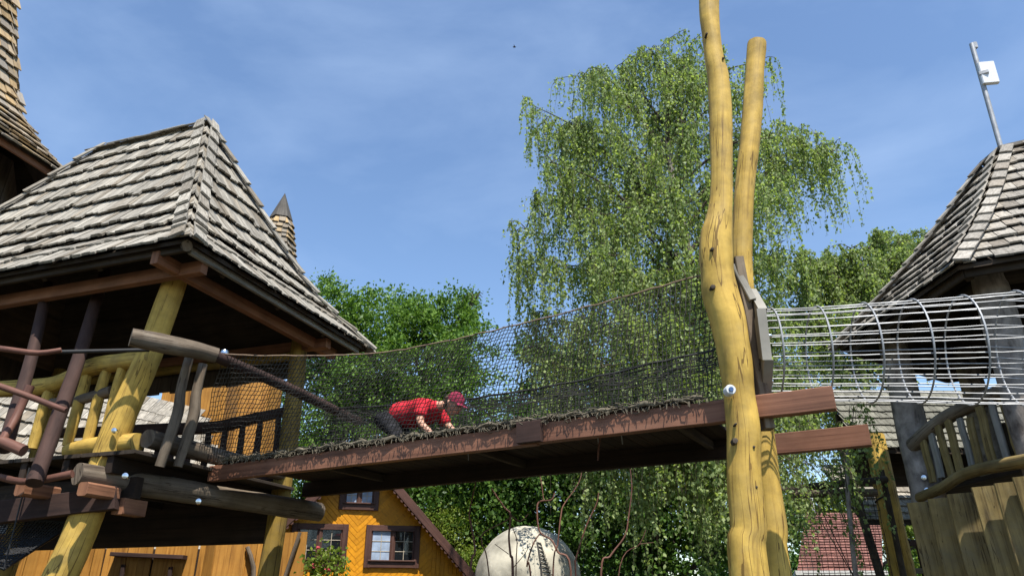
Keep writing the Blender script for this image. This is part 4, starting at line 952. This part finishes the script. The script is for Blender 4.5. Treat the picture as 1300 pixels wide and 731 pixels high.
tree('broadleaf_tree', 'green broadleaf tree with a leafy top spike behind the crawling person', gb(560, 24), [bl(520, 420, 24, 1.5), bl(570, 410, 24, 1.3), bl(585, 385, 24, .8), bl(601, 375, 24, .42, 1.2), bl(540, 398, 24, 1.0), bl(500, 405, 24, .9), bl(540, 470, 23, 1.9), bl(590, 450, 23.5, 1.2), bl(560, 540, 23, 1.9), bl(500, 520, 23, 1.6), bl(610, 520, 23, 1.5)], 38000, .125, 'oakleaf', seed=12, group='background trees')
tree('broadleaf_tree', 'dark leafy tree behind the pale ball under the bridge', gb(600, 19), [bl(560, 620, 19, 1.2), bl(600, 600, 19, 1.4), bl(640, 640, 19, 1.3), bl(590, 660, 18.6, 1.1), bl(540, 650, 19, 1.0), bl(650, 590, 19, 1.3), bl(630, 690, 18.5, .9), bl(690, 620, 19, 1.3), bl(700, 560, 19, 1.5), bl(700, 680, 19, 1.0)], 36000, .12, 'darkleaf', seed=13, group='background trees')
tree('broadleaf_tree', 'feathery light green bush beside the gable house roof', gb(590, 17.9), [bl(575, 680, 17.9, .6), bl(592, 700, 17.9, .6), bl(560, 660, 17.9, .5), bl(606, 720, 17.9, .6)], 9000, .06, 'yellowleaf', 'darkbark', 'bush', .05, 14, 'bushes', spread=.35)
tree('broadleaf_tree', 'dark broadleaf tree standing deep behind the weeping birch', gb(830, 20), [bl(760, 640, 20, 1.5), bl(820, 660, 20, 1.4), bl(880, 640, 20, 1.5), bl(800, 590, 20, 1.6), bl(870, 570, 20, 1.6), bl(730, 560, 20, 1.5), bl(940, 600, 20, 1.5), bl(760, 710, 20, 1.1), bl(850, 715, 20, 1.1), bl(920, 690, 20, 1.2), bl(760, 490, 20.5, 1.5), bl(850, 480, 20.5, 1.6), bl(930, 480, 20.5, 1.5), bl(690, 470, 21, 1.2), bl(985, 660, 20, .9)], 52000, .13, 'darkleaf', seed=15, group='background trees')
tree('broadleaf_tree', 'low bright green tree beyond the red tiled roof', gb(1060, 30), [bl(1040, 650, 30, 1.3), bl(1080, 645, 30, 1.3), bl(1010, 660, 30, 1.2), bl(1120, 640, 30, 1.3), bl(1170, 690, 30, 1.5), bl(1060, 690, 30, 1.2)], 16000, .16, 'yellowleaf', seed=16, group='background trees')

for i_, (x, Y, top, wd) in enumerate(((330, 38, 690, 3), (470, 40, 690, 3), (620, 42, 690, 3), (760, 40, 690, 3), (900, 42, 690, 3.2), (1010, 44, 680, 3.4), (1130, 42, 670, 3.4), (1230, 40, 660, 3.4), (1330, 42, 670, 3.4), (200, 40, 690, 3))):
    c_ = at(x, top, Y); tree('distant_tree', 'dark green distant tree on the horizon ' + ('behind the pavilion fence', 'behind the gable house', 'behind the bush by the ball', 'behind the slender bare saplings', 'behind the thick yellow trunk', 'behind the coarse climbing net', 'behind the red tiled roof', 'behind the shingle hut', 'behind the olive palisade', 'behind the plank hut')[i_], (c_.x, Y, 0), [((c_.x - 1.8, Y, 1.4), 1.8, .9), ((c_.x + 1.8, Y, 1.4), 1.8, .9), ((c_.x, Y - .3, 2.9), 2.0, .9), ((c_.x - .8, Y, max(c_.z - 1.2, 3.6)), 1.6, .9), ((c_.x + 1.2, Y, max(c_.z - 1.6, 3.4)), 1.5, .9)], 6000, .27, 'darkleaf', seed=60 + i_, group='distant trees on the horizon')
def birch(name, label, base, tips, trunk_pts, nstr, leaf, seed, slen=(0.5, 1.9), per=46, mat='birchleaf', group=None, lr=1.0):
    rs = np.random.RandomState(seed); t_ = thing(name, label, 'tree', tuple(base), group)
    tb = MB(); p, r_ = spline(trunk_pts, 24); tb.tube(p, r_, 12, .08); build('trunk', tb, 'bark', t_, True)
    bm = MB(); limbs = []
    tz = [q[0] for q in trunk_pts]; zt = tz[-1].z
    for tip in tips:
        tip = V(tip); f = min(.95, max(.25, (tip.z - 1.6 - .18 * (tip - tz[0]).xy.length) / zt + rs.uniform(-.10, .04))); f = min(.95, max(.2, f)); f2 = f * (len(p) - 1); a = p[int(f2)]
        arch = a.lerp(tip, .55) + V((rs.uniform(-.2, .2), rs.uniform(-.2, .2), .10 * (tip - a).length + .15))
        q, rr = spline([(a, (r_[int(f2)] * .38 + .008) * lr), (arch, .020 * lr), (tip, .005)], 12); bm.tube(q, rr, 6, .1); limbs.append(q)
        for j in range(6):                           # side boughs and a spray at the tip
            k = rs.randint(3, 10) if j < 3 else 11; d = V((rs.normal(), rs.normal(), rs.uniform(-.05, .5))).normalized(); ln = rs.uniform(.35, 1.0) if j < 3 else rs.uniform(.2, .5)
            q2_, r2 = spline([(q[k], .011 * lr), (q[k] + d * ln * .5 + V((0, 0, .06)), .007 * lr), (q[k] + d * ln + V((0, 0, -.05)), .005)], 7); bm.tube(q2_, r2, 5); limbs.append(q2_)
    build('branches', bm, 'darkbark', t_, True)
    C, D, tw = [], [], MB()
    wl = np.array([sum((l[i + 1] - l[i]).length for i in range(len(l) - 1)) for l in limbs]); wl = wl ** .8; wl /= wl.sum()
    for s in range(nstr):
        l = limbs[rs.choice(len(limbs), p=wl)]; f = rs.uniform(.18, 1.0) ** .7 * (len(l) - 1.001); i = int(f); a = l[i].lerp(l[i + 1], f - i)
        ln = rs.uniform(*slen) * (.55 if rs.rand() < .45 else 1); ang = rs.uniform(0, 6.283); ob = rs.uniform(.03, .28)
        pts = []; sw = rs.normal(0, .07, 2); m_ = 9
        for k in range(m_):
            u = k / (m_ - 1); out_ = ob * (1 - math.exp(-3 * u)); pts.append(np.array([a.x + math.cos(ang) * out_ + sw[0] * u * u, a.y + math.sin(ang) * out_ + sw[1] * u * u, a.z + .05 * math.sin(u * 3.1) - ln * u ** 1.25]))
        pts = np.array(pts)
        if pts[-1, 2] < .6: continue
        tw.tube([V(q) for q in pts[::2]], [.004, .0035, .003, .0025, .002], 3, caps=False)
        nl = int(per * ln / 1.2 * rs.uniform(.6, 1.25)) + 5; u = rs.uniform(.05, 1, nl) * (m_ - 1.001); i = u.astype(int); c = pts[i] + (pts[i + 1] - pts[i]) * (u - i)[:, None]
        C.append(c + rs.normal(0, rs.choice([.018, .03, .06]), (nl, 3))); D.append(rs.normal(0, .5, (nl, 3)) + np.array([0, 0, -.75]))
    build('twigs', tw, 'twig', t_)
    C = np.concatenate(C); D = np.concatenate(D); leaves('crown', C, D, leaf * rs.uniform(.45, 1.45, len(C)), mat, t_, rs, .72); return t_
rb = np.random.RandomState(5); tips = []
YB = 12.0
for (x, y, dy) in ((664, 128, 0), (680, 150, .4), (712, 150, -.3), (735, 88, .2), (760, 90, -.5), (785, 75, .4), (825, 58, .1), (845, 75, -.4), (868, 68, .3), (915, 75, .5), (975, 72, .3), (960, 110, -.2), (1000, 165, .2), (1030, 172, -.3), (1052, 182, .2), (1072, 188, -.1), (668, 238, .3), (690, 200, -.6), (655, 285, -.1), (700, 250, .8), (663, 330, .5), (690, 330, -.8), (730, 180, 1.0), (780, 160, -1.0), (830, 140, 1.2), (870, 150, -1.1), (960, 170, .9), (1000, 220, -.8), (740, 260, -1.3), (790, 240, 1.2), (850, 230, -1.4), (905, 240, 1.3), (960, 250, -1.2), (730, 330, 1.0), (780, 320, -1.6), (840, 310, 1.5), (880, 330, -1.5), (930, 320, 1.2), (985, 320, -1.0), (690, 400, .6), (740, 400, -1.4), (800, 400, -1.7), (850, 400, -1.8), (990, 400, .5), (700, 460, -.6), (760, 460, -1.6), (820, 470, -1.8), (880, 460, -1.7), (960, 450, -1.0), (1010, 460, .4), (900, 520, -1.5), (840, 540, -1.6), (780, 540, -1.2), (880, 570, -1.3), (810, 580, -1.5), (740, 560, -1.0), (720, 500, -.9), (680, 440, -.2), (1000, 520, -.6), (985, 570, -.8)):
    tips.append(at(x + (845 - x) * .07, y + 6, YB + dy))
tb0 = at(950, 731, YB); trunk = [(V((tb0.x, YB, 0)), .14), (at(938, 600, YB), .13), (at(905, 450, YB), .11), (at(868, 300, YB), .085), (at(848, 180, YB), .055), (at(852, 85, YB), .02)]
birch('weeping_birch', 'tall weeping birch with drooping leaf strands behind the yellow poles', (tb0.x, YB, 0), tips, trunk, 4900, .058, 21, per=46, group='birches')
tips2 = []
for (x, y, dy) in ((1150, 300, 0), (1120, 305, .4), (1080, 315, -.3), (1040, 330, .3), (1010, 330, -.4), (1060, 345, .8), (1100, 350, -.8), (1130, 345, .2), (1000, 400, .5), (1040, 400, -.6), (1080, 410, .7), (1110, 400, -.5), (1000, 470, -.4), (1060, 450, .5), (975, 330, .4), (960, 390, -.3), (1020, 365, .1), (1090, 370, .4), (1140, 325, -.4), (1010, 520, .3)):
    tips2.append(at(x, y, 14.5 + dy))
t20 = at(1190, 731, 14.5)
birch('weeping_birch', 'smaller birch with light leaves between the poles and the lookout tower', (t20.x, 14.5, 0), tips2, [(V((t20.x, 14.5, 0)), .09), (at(1165, 560, 14.5), .08), (at(1120, 420, 14.5), .06), (at(1090, 320, 14.5), .02)], 2300, .064, 22, (.4, 1.5), per=48, group='birches')
# slim hanging birch by the rail right of the poles
tips3 = [at(x, y, 9.9 + d) for (x, y, d) in ((1000, 560, 0), (990, 575, .2), (1082, 520, 0), (1076, 545, .1), (1084, 570, -.1), (1008, 600, .1), (985, 590, .2))]
t30 = at(1050, 731, 10.1)
birch('weeping_birch', 'young birch with leaf curtains hanging below the tunnel beam ends', (at(1072, 731, 10).x, 10, 0), tips3, [(V((at(1072, 731, 10).x, 10, 0)), .035), (at(1076, 620, 10), .03), (at(1084, 540, 10), .015)], 75, .05, 23, (.5, 1.3), per=60, group='birches', lr=.3)

# leafy plant by the house window
lp = thing('leafy_plant', 'leafy flowering plant climbing before the left window of the gable house', 'plant', gb(408, 13.5))
rs = np.random.RandomState(31); Cc, Dd = [], []; stm = MB()
for k in range(9):
    b_ = V(gb(402 + k * 2.2, 13.5)); e = at(394 + k * 5, 698 + abs(k - 4) * 3.5, 13.5 + rs.uniform(-.2, .2)); p, r_ = spline([(b_, .012), (b_.lerp(e, .6) + V((0, 0, .1)), .008), (e, .004)], 9); stm.tube(p, r_, 5)
    for q in p[3:]: n_ = 22; Cc.append(np.array(q) + rs.normal(0, .09, (n_, 3))); Dd.append(rs.normal(size=(n_, 3)) + np.array([0, 0, -.4]))
build('stem', stm, 'twig', lp); Cc = np.concatenate(Cc); leaves('foliage', Cc, np.concatenate(Dd), .085 * rs.uniform(.7, 1.3, len(Cc)), 'yellowleaf', lp, rs)
for (x, y) in ((404, 695), (416, 722), (398, 718)):
    p = at(x, y, 13.35); Cq = np.array(p) + rs.normal(0, .022, (14, 3)); leaves('flower', Cq, rs.normal(size=(14, 3)), np.full(14, .05), 'leafflower', lp, rs)

# ------------------------------------------------------------------ BACKGROUND HUT on the right (stacked shingle roofs, orange post)
bh = thing('shingle_hut', 'two tier shingle roofed hut with orange post behind the lookout tower', 'hut', tuple(H(at(1180, 731, 14.5), 0)))
def lean_roof(par, A, B, C_, D_, nrow, mat, sl=.42):
    m = MB(); m.prism([A, B, C_, D_], (0, 0, -.06)); ro = build('roof', m, 'deck_dark', par); L = []
    f_ = lambda u, t: A.lerp(B, u).lerp(D_.lerp(C_, u), t)
    for i in range(nrow):
        t = i / nrow; wd_ = (f_(0, t) - f_(1, t)).length; x = 0; e1_ = (f_(1, t) - f_(0, t)).normalized(); ey = (f_(.5, min(1, t + .1)) - f_(.5, t)); ey = (ey - e1_ * ey.dot(e1_)).normalized(); n = e1_.cross(ey)
        while x < wd_ - .08:
            q = rnd.uniform(.12, .2); p = f_((x + q / 2) / wd_, t) + n * .04; tl = .11; y2 = ey * math.cos(tl) - n * math.sin(tl)
            L.append((mat_from(e1_, y2, e1_.cross(y2), p, q * .98, sl, .022), rnd.randrange(6))); x += q
    put_shakes(L, ro, mat); return ro
A = hz(1091, 570, 3.95); B = V((A.x + 3.6, A.y + .2, 3.95)); C_ = V((A.x + 3.3, A.y + 1.2, 5.2)); D_ = V((A.x + .15, A.y + 1.1, 5.2))
lean_roof(bh, A, B, C_, D_, 8, 'shake_deepgrey', .34)
A2 = V((A.x + .1, A.y + .8, 3.05)); A2 = at(1096, 662, A.y + 1.6); B2 = V((A2.x + 3.6, A2.y, A2.z)); C2 = V((B2.x, B2.y + 1.3, B2.z + 1.15)); D2 = V((A2.x, A2.y + 1.3, A2.z + 1.15))
lean_roof(bh, A2, B2, C2, D2, 8, 'shake')
for (xa, ya, xb, yb, mt, r_) in ((1113, 570, 1147, 731, 'yellow', .165), (1070, 575, 1118, 731, 'darkbark', .06)):
    Y = A.y - .45; a = at(xa, ya, Y); b = at(xb, yb, Y - .1); g0 = ext0(a, b); log('post', [(a + (a - b) * .12, r_ * .9), (a, r_ * .95), (b, r_ * 1.05), (g0, r_ * 1.1)], mt, bh, seg=12)
for k in (1.6, 2.6, 3.4): log('post', [(V((A.x + k, A.y + .9, 4.6)), .1), (V((A.x + k, A.y + .9, 0)), .12)], 'darkbark', bh, seg=6)
board('back_wall', V((A.x + .2, A.y + 1.05, 4.15)), V((A.x + 3.3, A.y + 1.05, 4.15)), .06, 1.3, 'deck_dark', bh)
rz = at(1140, 687, A.y).z
board('rail', V((A.x + .6, A.y + .3, rz)), V((A.x + 3.5, A.y + .3, rz)), .08, .10, 'brownpole', bh)
board('rail', V((A.x + .6, A.y + .3, rz - .42)), V((A.x + 3.5, A.y + .3, rz - .42)), .08, .08, 'greylog', bh)
for k in range(9): board('baluster', V((A.x + .8 + k * .32, A.y + .3, rz - .04)), V((A.x + .8 + k * .32, A.y + .3, rz - .9)), .09, .05, 'brownpole', bh, up=(0, -1, 0))
m = MB(); P0, P1 = at(1117, 600, A.y - .15), at(1146, 705, A.y - .2)
for k in range(4):
    c = at(1124 + k * 6, 633 + k * 19, A.y - .5); m.tube([c + V((.15 * math.cos(a), .15 * math.sin(a), .05 * math.cos(a + 1))) for a in [j * .52 for j in range(13)]], .013, 5, caps=False)
build('lashing', m, 'blackrope', bh, True)

# red tiled house far right
rh_ = thing('tiled_house', 'distant house with red brown tiled roof and pale gutter', 'house', tuple(H(at(1060, 731, 24), 0)))
A = at(1012, 726, 22.5); B = at(1120, 726, 22.5); D_ = at(1022, 652, 25.5); C_ = at(1118, 652, 25.5)
m = MB(); m.prism([A, B, C_, D_], (0, 0, -.12)); rr_ = build('roof', m, 'redtile', rh_)
tm = MB(); nr_ = 22
for i in range(nr_):
    t = i / nr_; a, b = A.lerp(D_, t), B.lerp(C_, t); n_ = 14; up_ = (D_ - A).normalized(); nn = (B - A).normalized().cross(up_)
    for j in range(n_):
        p0_, p1_ = a.lerp(b, j / n_), a.lerp(b, (j + .94) / n_); hh = up_ * ((D_ - A).length / nr_ * 1.2)
        tm.prism([p0_ + nn * .06, p1_ + nn * .06, p1_ + hh + nn * .015, p0_ + hh + nn * .015], nn * .02)
o = build('tiles', tm, 'redtile', rr_); o['kind'] = 'stuff'
board('gutter', A + V((-.1, -.08, -.02)), B + V((.1, -.08, -.02)), .12, .12, 'gutter', rh_)
m = MB(); m.prism([V((A.x + .2, A.y + .35, 0)), V((B.x - .2, B.y + .35, 0)), V((B.x - .2, C_.y + 2, 0)), V((A.x + .2, C_.y + 2, 0))], (0, 0, A.z)); build('wall', m, 'gutter', rh_)
p = at(1034, 655, 25.6); m = MB(); m.tube([p + V((0, 0, -.4)), p + V((0, 0, .75))], .05, 8); build('vent_pipe', m, 'whiteplastic', rh_, True)

# climbing net hung from two poles right of the yellow poles
cn_ = thing('climbing_net', 'coarse black rope net hung from two horizontal poles right of the yellow poles', 'net', tuple(H(at(1045, 731, 10.6), 0)))
pa, pb = at(988, 622, 10.5), at(1125, 608, 10.9); pc, pd = at(1004, 627, 10.3), at(1112, 625, 10.4)
log('pole', [(pa, .05), (pa.lerp(pb, .5), .055), (pb, .05)], 'darkbark', cn_, seg=8); log('pole', [(pc, .05), (pd, .055)], 'greylog', cn_, seg=8)
net('mesh', lambda u, t: tuple(V((pc.x, pc.y, .3)).lerp(V((pd.x, pd.y, .3)), u).lerp(pc.lerp(pd, u), t)), 17, 34, .0045, cn_, 'blackrope', jit=.15)
for q in (pa - V((.0, 0, 0)), pb): log('post', [(q + V((0, .08, .15)), .04), (V((q.x, q.y + .08, 0)), .045)], 'darkbark', cn_, seg=6)

# ------------------------------------------------------------------ PERSON crawling on the bridge
def skin(name, verts, edges, mat, parent, sub=2, root=0):
    """verts: (Vector, rx[, ry])"""
    me = bpy.data.meshes.new('tmp'); me.from_pydata([tuple(v[0]) for v in verts], edges, []); o = bpy.data.objects.new('tmp', me); col.objects.link(o)
    md = o.modifiers.new('s', 'SKIN'); md.use_smooth_shade = True; ss = o.modifiers.new('u', 'SUBSURF'); ss.levels = sub; ss.render_levels = sub
    for i, v in enumerate(verts):
        d = me.skin_vertices[0].data[i]; d.radius = (v[1], v[2] if len(v) > 2 else v[1]); d.use_root = (i == root)
    dg = bpy.context.evaluated_depsgraph_get(); dg.update(); m2 = bpy.data.meshes.new_from_object(o.evaluated_get(dg)); bpy.data.objects.remove(o, do_unlink=True)
    m2.materials.clear(); m2.name = name; return finish(m2, name, mat, parent, True)
fw = -BL; lat = BN; PS = hz(512, 553, DECK)
tpos = (PS.xy - B0.xy).dot(BL.xy); nn_ = .62
O = H(B0 + BL * tpos + BN * nn_, DECK)
O = H(B0 + BL * 4.52 + BN * .60, DECK)      # point on the deck under the pelvis
def bpt(f, l, z): return O + fw * f * 1.06 + lat * l + V((0, 0, z if z < .13 else .13 + (z - .13) * .86))
per = thing('person', 'person in red shirt black trousers and maroon cap crawling across the bridge', 'person', tuple(O))
pel, chest, neck = bpt(0, 0, .47), bpt(.40, 0, .47), bpt(.56, 0, .50)
hd_ = bpt(.735, -.02, .485)
bv = [(pel, .10, .09), (bpt(.2, 0, .465), .10, .085), (chest, .11, .09), (bpt(.50, 0, .49), .085, .075), (neck, .055, .055), (bpt(.62, 0, .505), .052, .056)]
be = [(0, 1), (1, 2), (2, 3), (3, 4), (4, 5)]
def add(chain, start):
    p = start
    for q in chain: bv.append(q); be.append((p, len(bv) - 1)); p = len(bv) - 1
    return p
for s in (-1, 1):
    d = .0 if s < 0 else .10
    hnd = add([(bpt(.44, .15 * s, .47), .062), (bpt(.45 + d * .4, .20 * s, .34), .05), (bpt(.47 + d, .225 * s, .235), .042), (bpt(.58 + d, .215 * s, .12), .037), (bpt(.655 + d, .21 * s, .05), .026, .03), (bpt(.70 + d, .21 * s, .028), .018, .038)], 2)
    for k, (lo, ln) in enumerate(((-.034, .055), (-.012, .07), (.012, .066), (.034, .05))):
        add([(bpt(.73 + d, .21 * s + lo, .024), .010), (bpt(.73 + d + ln * .5, .21 * s + lo * 1.2, .024), .0095), (bpt(.73 + d + ln, .21 * s + lo * 1.3, .012), .008)], hnd)
    add([(bpt(.69 + d, .21 * s - .045 * s, .02), .011), (bpt(.72 + d, .21 * s - .065 * s, .014), .009)], hnd)
    add([(bpt(-.04, .10 * s, .41), .08), (bpt(.05 - .04 * s, .12 * s, .25), .065), (bpt(.10 - .06 * s, .13 * s, .085), .062), (bpt(-.10 - .05 * s, .135 * s, .065), .058), (bpt(-.33 - .05 * s, .14 * s, .055), .04), (bpt(-.40 - .05 * s, .14 * s, .05), .035)], 0)
body = skin('body', bv, be, 'skin', per)
# head: ellipsoid with brow, nose, chin, ear; faces forward and down
hm_ = MB(); fz = (fw * .88 + V((0, 0, -.47))).normalized(); lz = lat; uz = lz.cross(fz); uz = uz if uz.z > 0 else -uz
nu, nv = 32, 24
for j in range(nv + 1):
    ph = math.pi * j / nv
    for i in range(nu):
        th = 2 * math.pi * i / nu; x, y, z = math.sin(ph) * math.cos(th), math.sin(ph) * math.sin(th), math.cos(ph)
        rx, ry, rz_ = .098, .076, .118
        if z < 0: ry *= 1 + .22 * z; 
        ex = x * rx; 
        if z < -.2 and x < 0: ex *= 1 + .45 * (z + .2)
        if x > 0:
            g2 = lambda a, b, c, d: math.exp(-((y - a) / b) ** 2 - ((z - c) / d) ** 2)
            ex += .034 * g2(0, .16, -.16, .16) + .012 * g2(0, .35, -.58, .16) + .010 * g2(0, .6, .14, .10) - .014 * g2(.38, .2, -.02, .10) - .014 * g2(-.38, .2, -.02, .10) + .012 * g2(0, .25, -.85, .15)
        hm_.v.append(tuple(hd_ + fz * ex + lz * (y * ry) + uz * (z * rz_)))
for j in range(nv):
    for i in range(nu): i2 = (i + 1) % nu; hm_.face((j * nu + i, (j + 1) * nu + i, (j + 1) * nu + i2, j * nu + i2), [(0, 0)] * 4)
head = build('head', hm_, 'skin', per, True)
def hpnt(x, y, z): return hd_ + fz * x + lz * y + uz * z
for s in (-1, 1):
    m = MB(); m.tube([hpnt(-.012, .068 * s, .022), hpnt(-.02, .083 * s, .012), hpnt(-.012, .082 * s, -.012), hpnt(-.002, .072 * s, -.03)], [.012, .016, .014, .008], 8); build('ear', m, 'skin', head, True)
    m = MB(); m.tube([hpnt(.086, .030 * s, .0), hpnt(.091, .030 * s, .0)], [.010, .006], 8); build('eye', m, 'hair', head, True)
m = MB(); m.tube([hpnt(.097, -.024, -.068), hpnt(.105, 0, -.067), hpnt(.097, .024, -.068)], [.004, .006, .004], 6); build('mouth', m, 'shirt', head, True)
hb_ = MB()
for (z, a) in ((.0, 1.06), (.04, 1.08), (-.04, .96)):
    hb_.tube([hpnt(-.098 * a * math.cos(t), .078 * a * math.sin(t), z - .01) for t in [-1.15 + 2.3 * i / 10 for i in range(11)]], .022, 8)
build('hair', hb_, 'hair', head, True)
# cap: dome and curved peak
cpm = MB(); nu, nv = 28, 8
for j in range(nv + 1):
    ph = (math.pi / 2) * j / nv
    for i in range(nu):
        th = 2 * math.pi * i / nu; x, y, z = math.sin(ph) * math.cos(th), math.sin(ph) * math.sin(th), math.cos(ph)
        k = 1 + .02 * math.cos(6 * th) * math.sin(ph); cpm.v.append(tuple(hpnt(x * .114 * k, y * .092 * k, .026 + z * .112)))
for j in range(nv):
    for i in range(nu): i2 = (i + 1) % nu; cpm.face((j * nu + i, (j + 1) * nu + i, (j + 1) * nu + i2, j * nu + i2), [(0, 0)] * 4)
cap = build('cap', cpm, 'cap', per, True)
pk = MB(); npk = 14; row = []
for o_ in (.0, .5, 1.0):
    for i in range(npk + 1):
        a = -1.1 + 2.2 * i / npk; ro = .105 + o_ * .075 * math.cos(a) ** .5 if math.cos(a) > 0 else .105
        y = math.sin(a) * (.088 + .0 * o_); pk.v.append(tuple(hpnt(math.cos(a) * .110 + o_ * .075 * math.sqrt(max(math.cos(a), 0)), y, .032 - .30 * y * y / .09 * o_ * .4 - .012 * o_)))
n0 = len(pk.v)
for v_ in list(pk.v): pk.v.append(tuple(V(v_) + uz * .006))
for off, rev in ((0, True), (n0, False)):
    for r_ in range(2):
        for i in range(npk):
            q = [off + r_ * (npk + 1) + i, off + r_ * (npk + 1) + i + 1, off + (r_ + 1) * (npk + 1) + i + 1, off + (r_ + 1) * (npk + 1) + i]; pk.face(q[::-1] if rev else q, [(0, 0)] * 4)
for i in range(npk): a = 2 * (npk + 1) + i; pk.face((a, a + 1, a + 1 + n0, a + n0), [(0, 0)] * 4)
build('peak', pk, 'cap', cap, True)
# clothes
sv = [(bpt(-.06, 0, .47), .19, .15), (bpt(.12, 0, .445), .19, .165), (bpt(.28, 0, .435), .19, .165), (bpt(.40, 0, .46), .18, .14), (bpt(.50, 0, .485), .115, .09), (bpt(.565, 0, .50), .072, .066)]
se = [(0, 1), (1, 2), (2, 3), (3, 4), (4, 5)]
for s in (-1, 1):
    d = .0 if s < 0 else .10
    b_ = len(sv); sv += [(bpt(.44, .16 * s, .465), .085), (bpt(.448 + d * .35, .20 * s, .365), .075), (bpt(.452 + d * .5, .213 * s, .31), .074)]; se += [(3, b_), (b_, b_ + 1), (b_ + 1, b_ + 2)]
skin('shirt', sv, se, 'shirt', per)
hemv = MB()                                          # loose shirt belly hanging down
trv = [(bpt(.04, 0, .46), .16, .13), (bpt(-.08, 0, .455), .175, .15)]
tre = [(0, 1)]
for s in (-1, 1):
    b_ = len(trv); trv += [(bpt(-.09, .10 * s, .40), .135), (bpt(.02 - .04 * s, .12 * s, .26), .115), (bpt(.09 - .06 * s, .13 * s, .10), .098), (bpt(-.10 - .05 * s, .135 * s, .082), .074), (bpt(-.30 - .05 * s, .14 * s, .07), .06)]
    tre += [(1, b_), (b_, b_ + 1), (b_ + 1, b_ + 2), (b_ + 2, b_ + 3), (b_ + 3, b_ + 4)]
skin('trousers', trv, tre, 'trouser', per)
for s in (-1, 1):
    skin('shoe', [(bpt(-.36 - .05 * s, .14 * s, .09), .05, .05), (bpt(-.40 - .05 * s, .14 * s, .06), .05, .048), (bpt(-.44 - .05 * s, .14 * s, .04), .045, .03), (bpt(-.36 - .05 * s, .14 * s, .03), .04, .025)], [(0, 1), (1, 2), (2, 3)], 'shoe', per, 1)

# ------------------------------------------------------------------ bird far up
bd = thing('bird', 'tiny dark bird flying high in the blue sky', 'bird', tuple(at(653, 60, 30)))
p = at(653, 60, 30); m = MB(); m.tube([p + V((-.09, 0, 0)), p + V((-.03, 0, .01)), p + V((.05, 0, 0)), p + V((.10, 0, .01))], [.01, .035, .03, .008], 8); build('body', m, 'bird', bd, True)
for s in (-1, 1):
    m = MB(); m.prism([p + V((-.03, 0, .01)), p + V((.04, 0, .01)), p + V((-.03, .16 * s, .05))], (0, 0, .006)); build('wing', m, 'bird', bd)
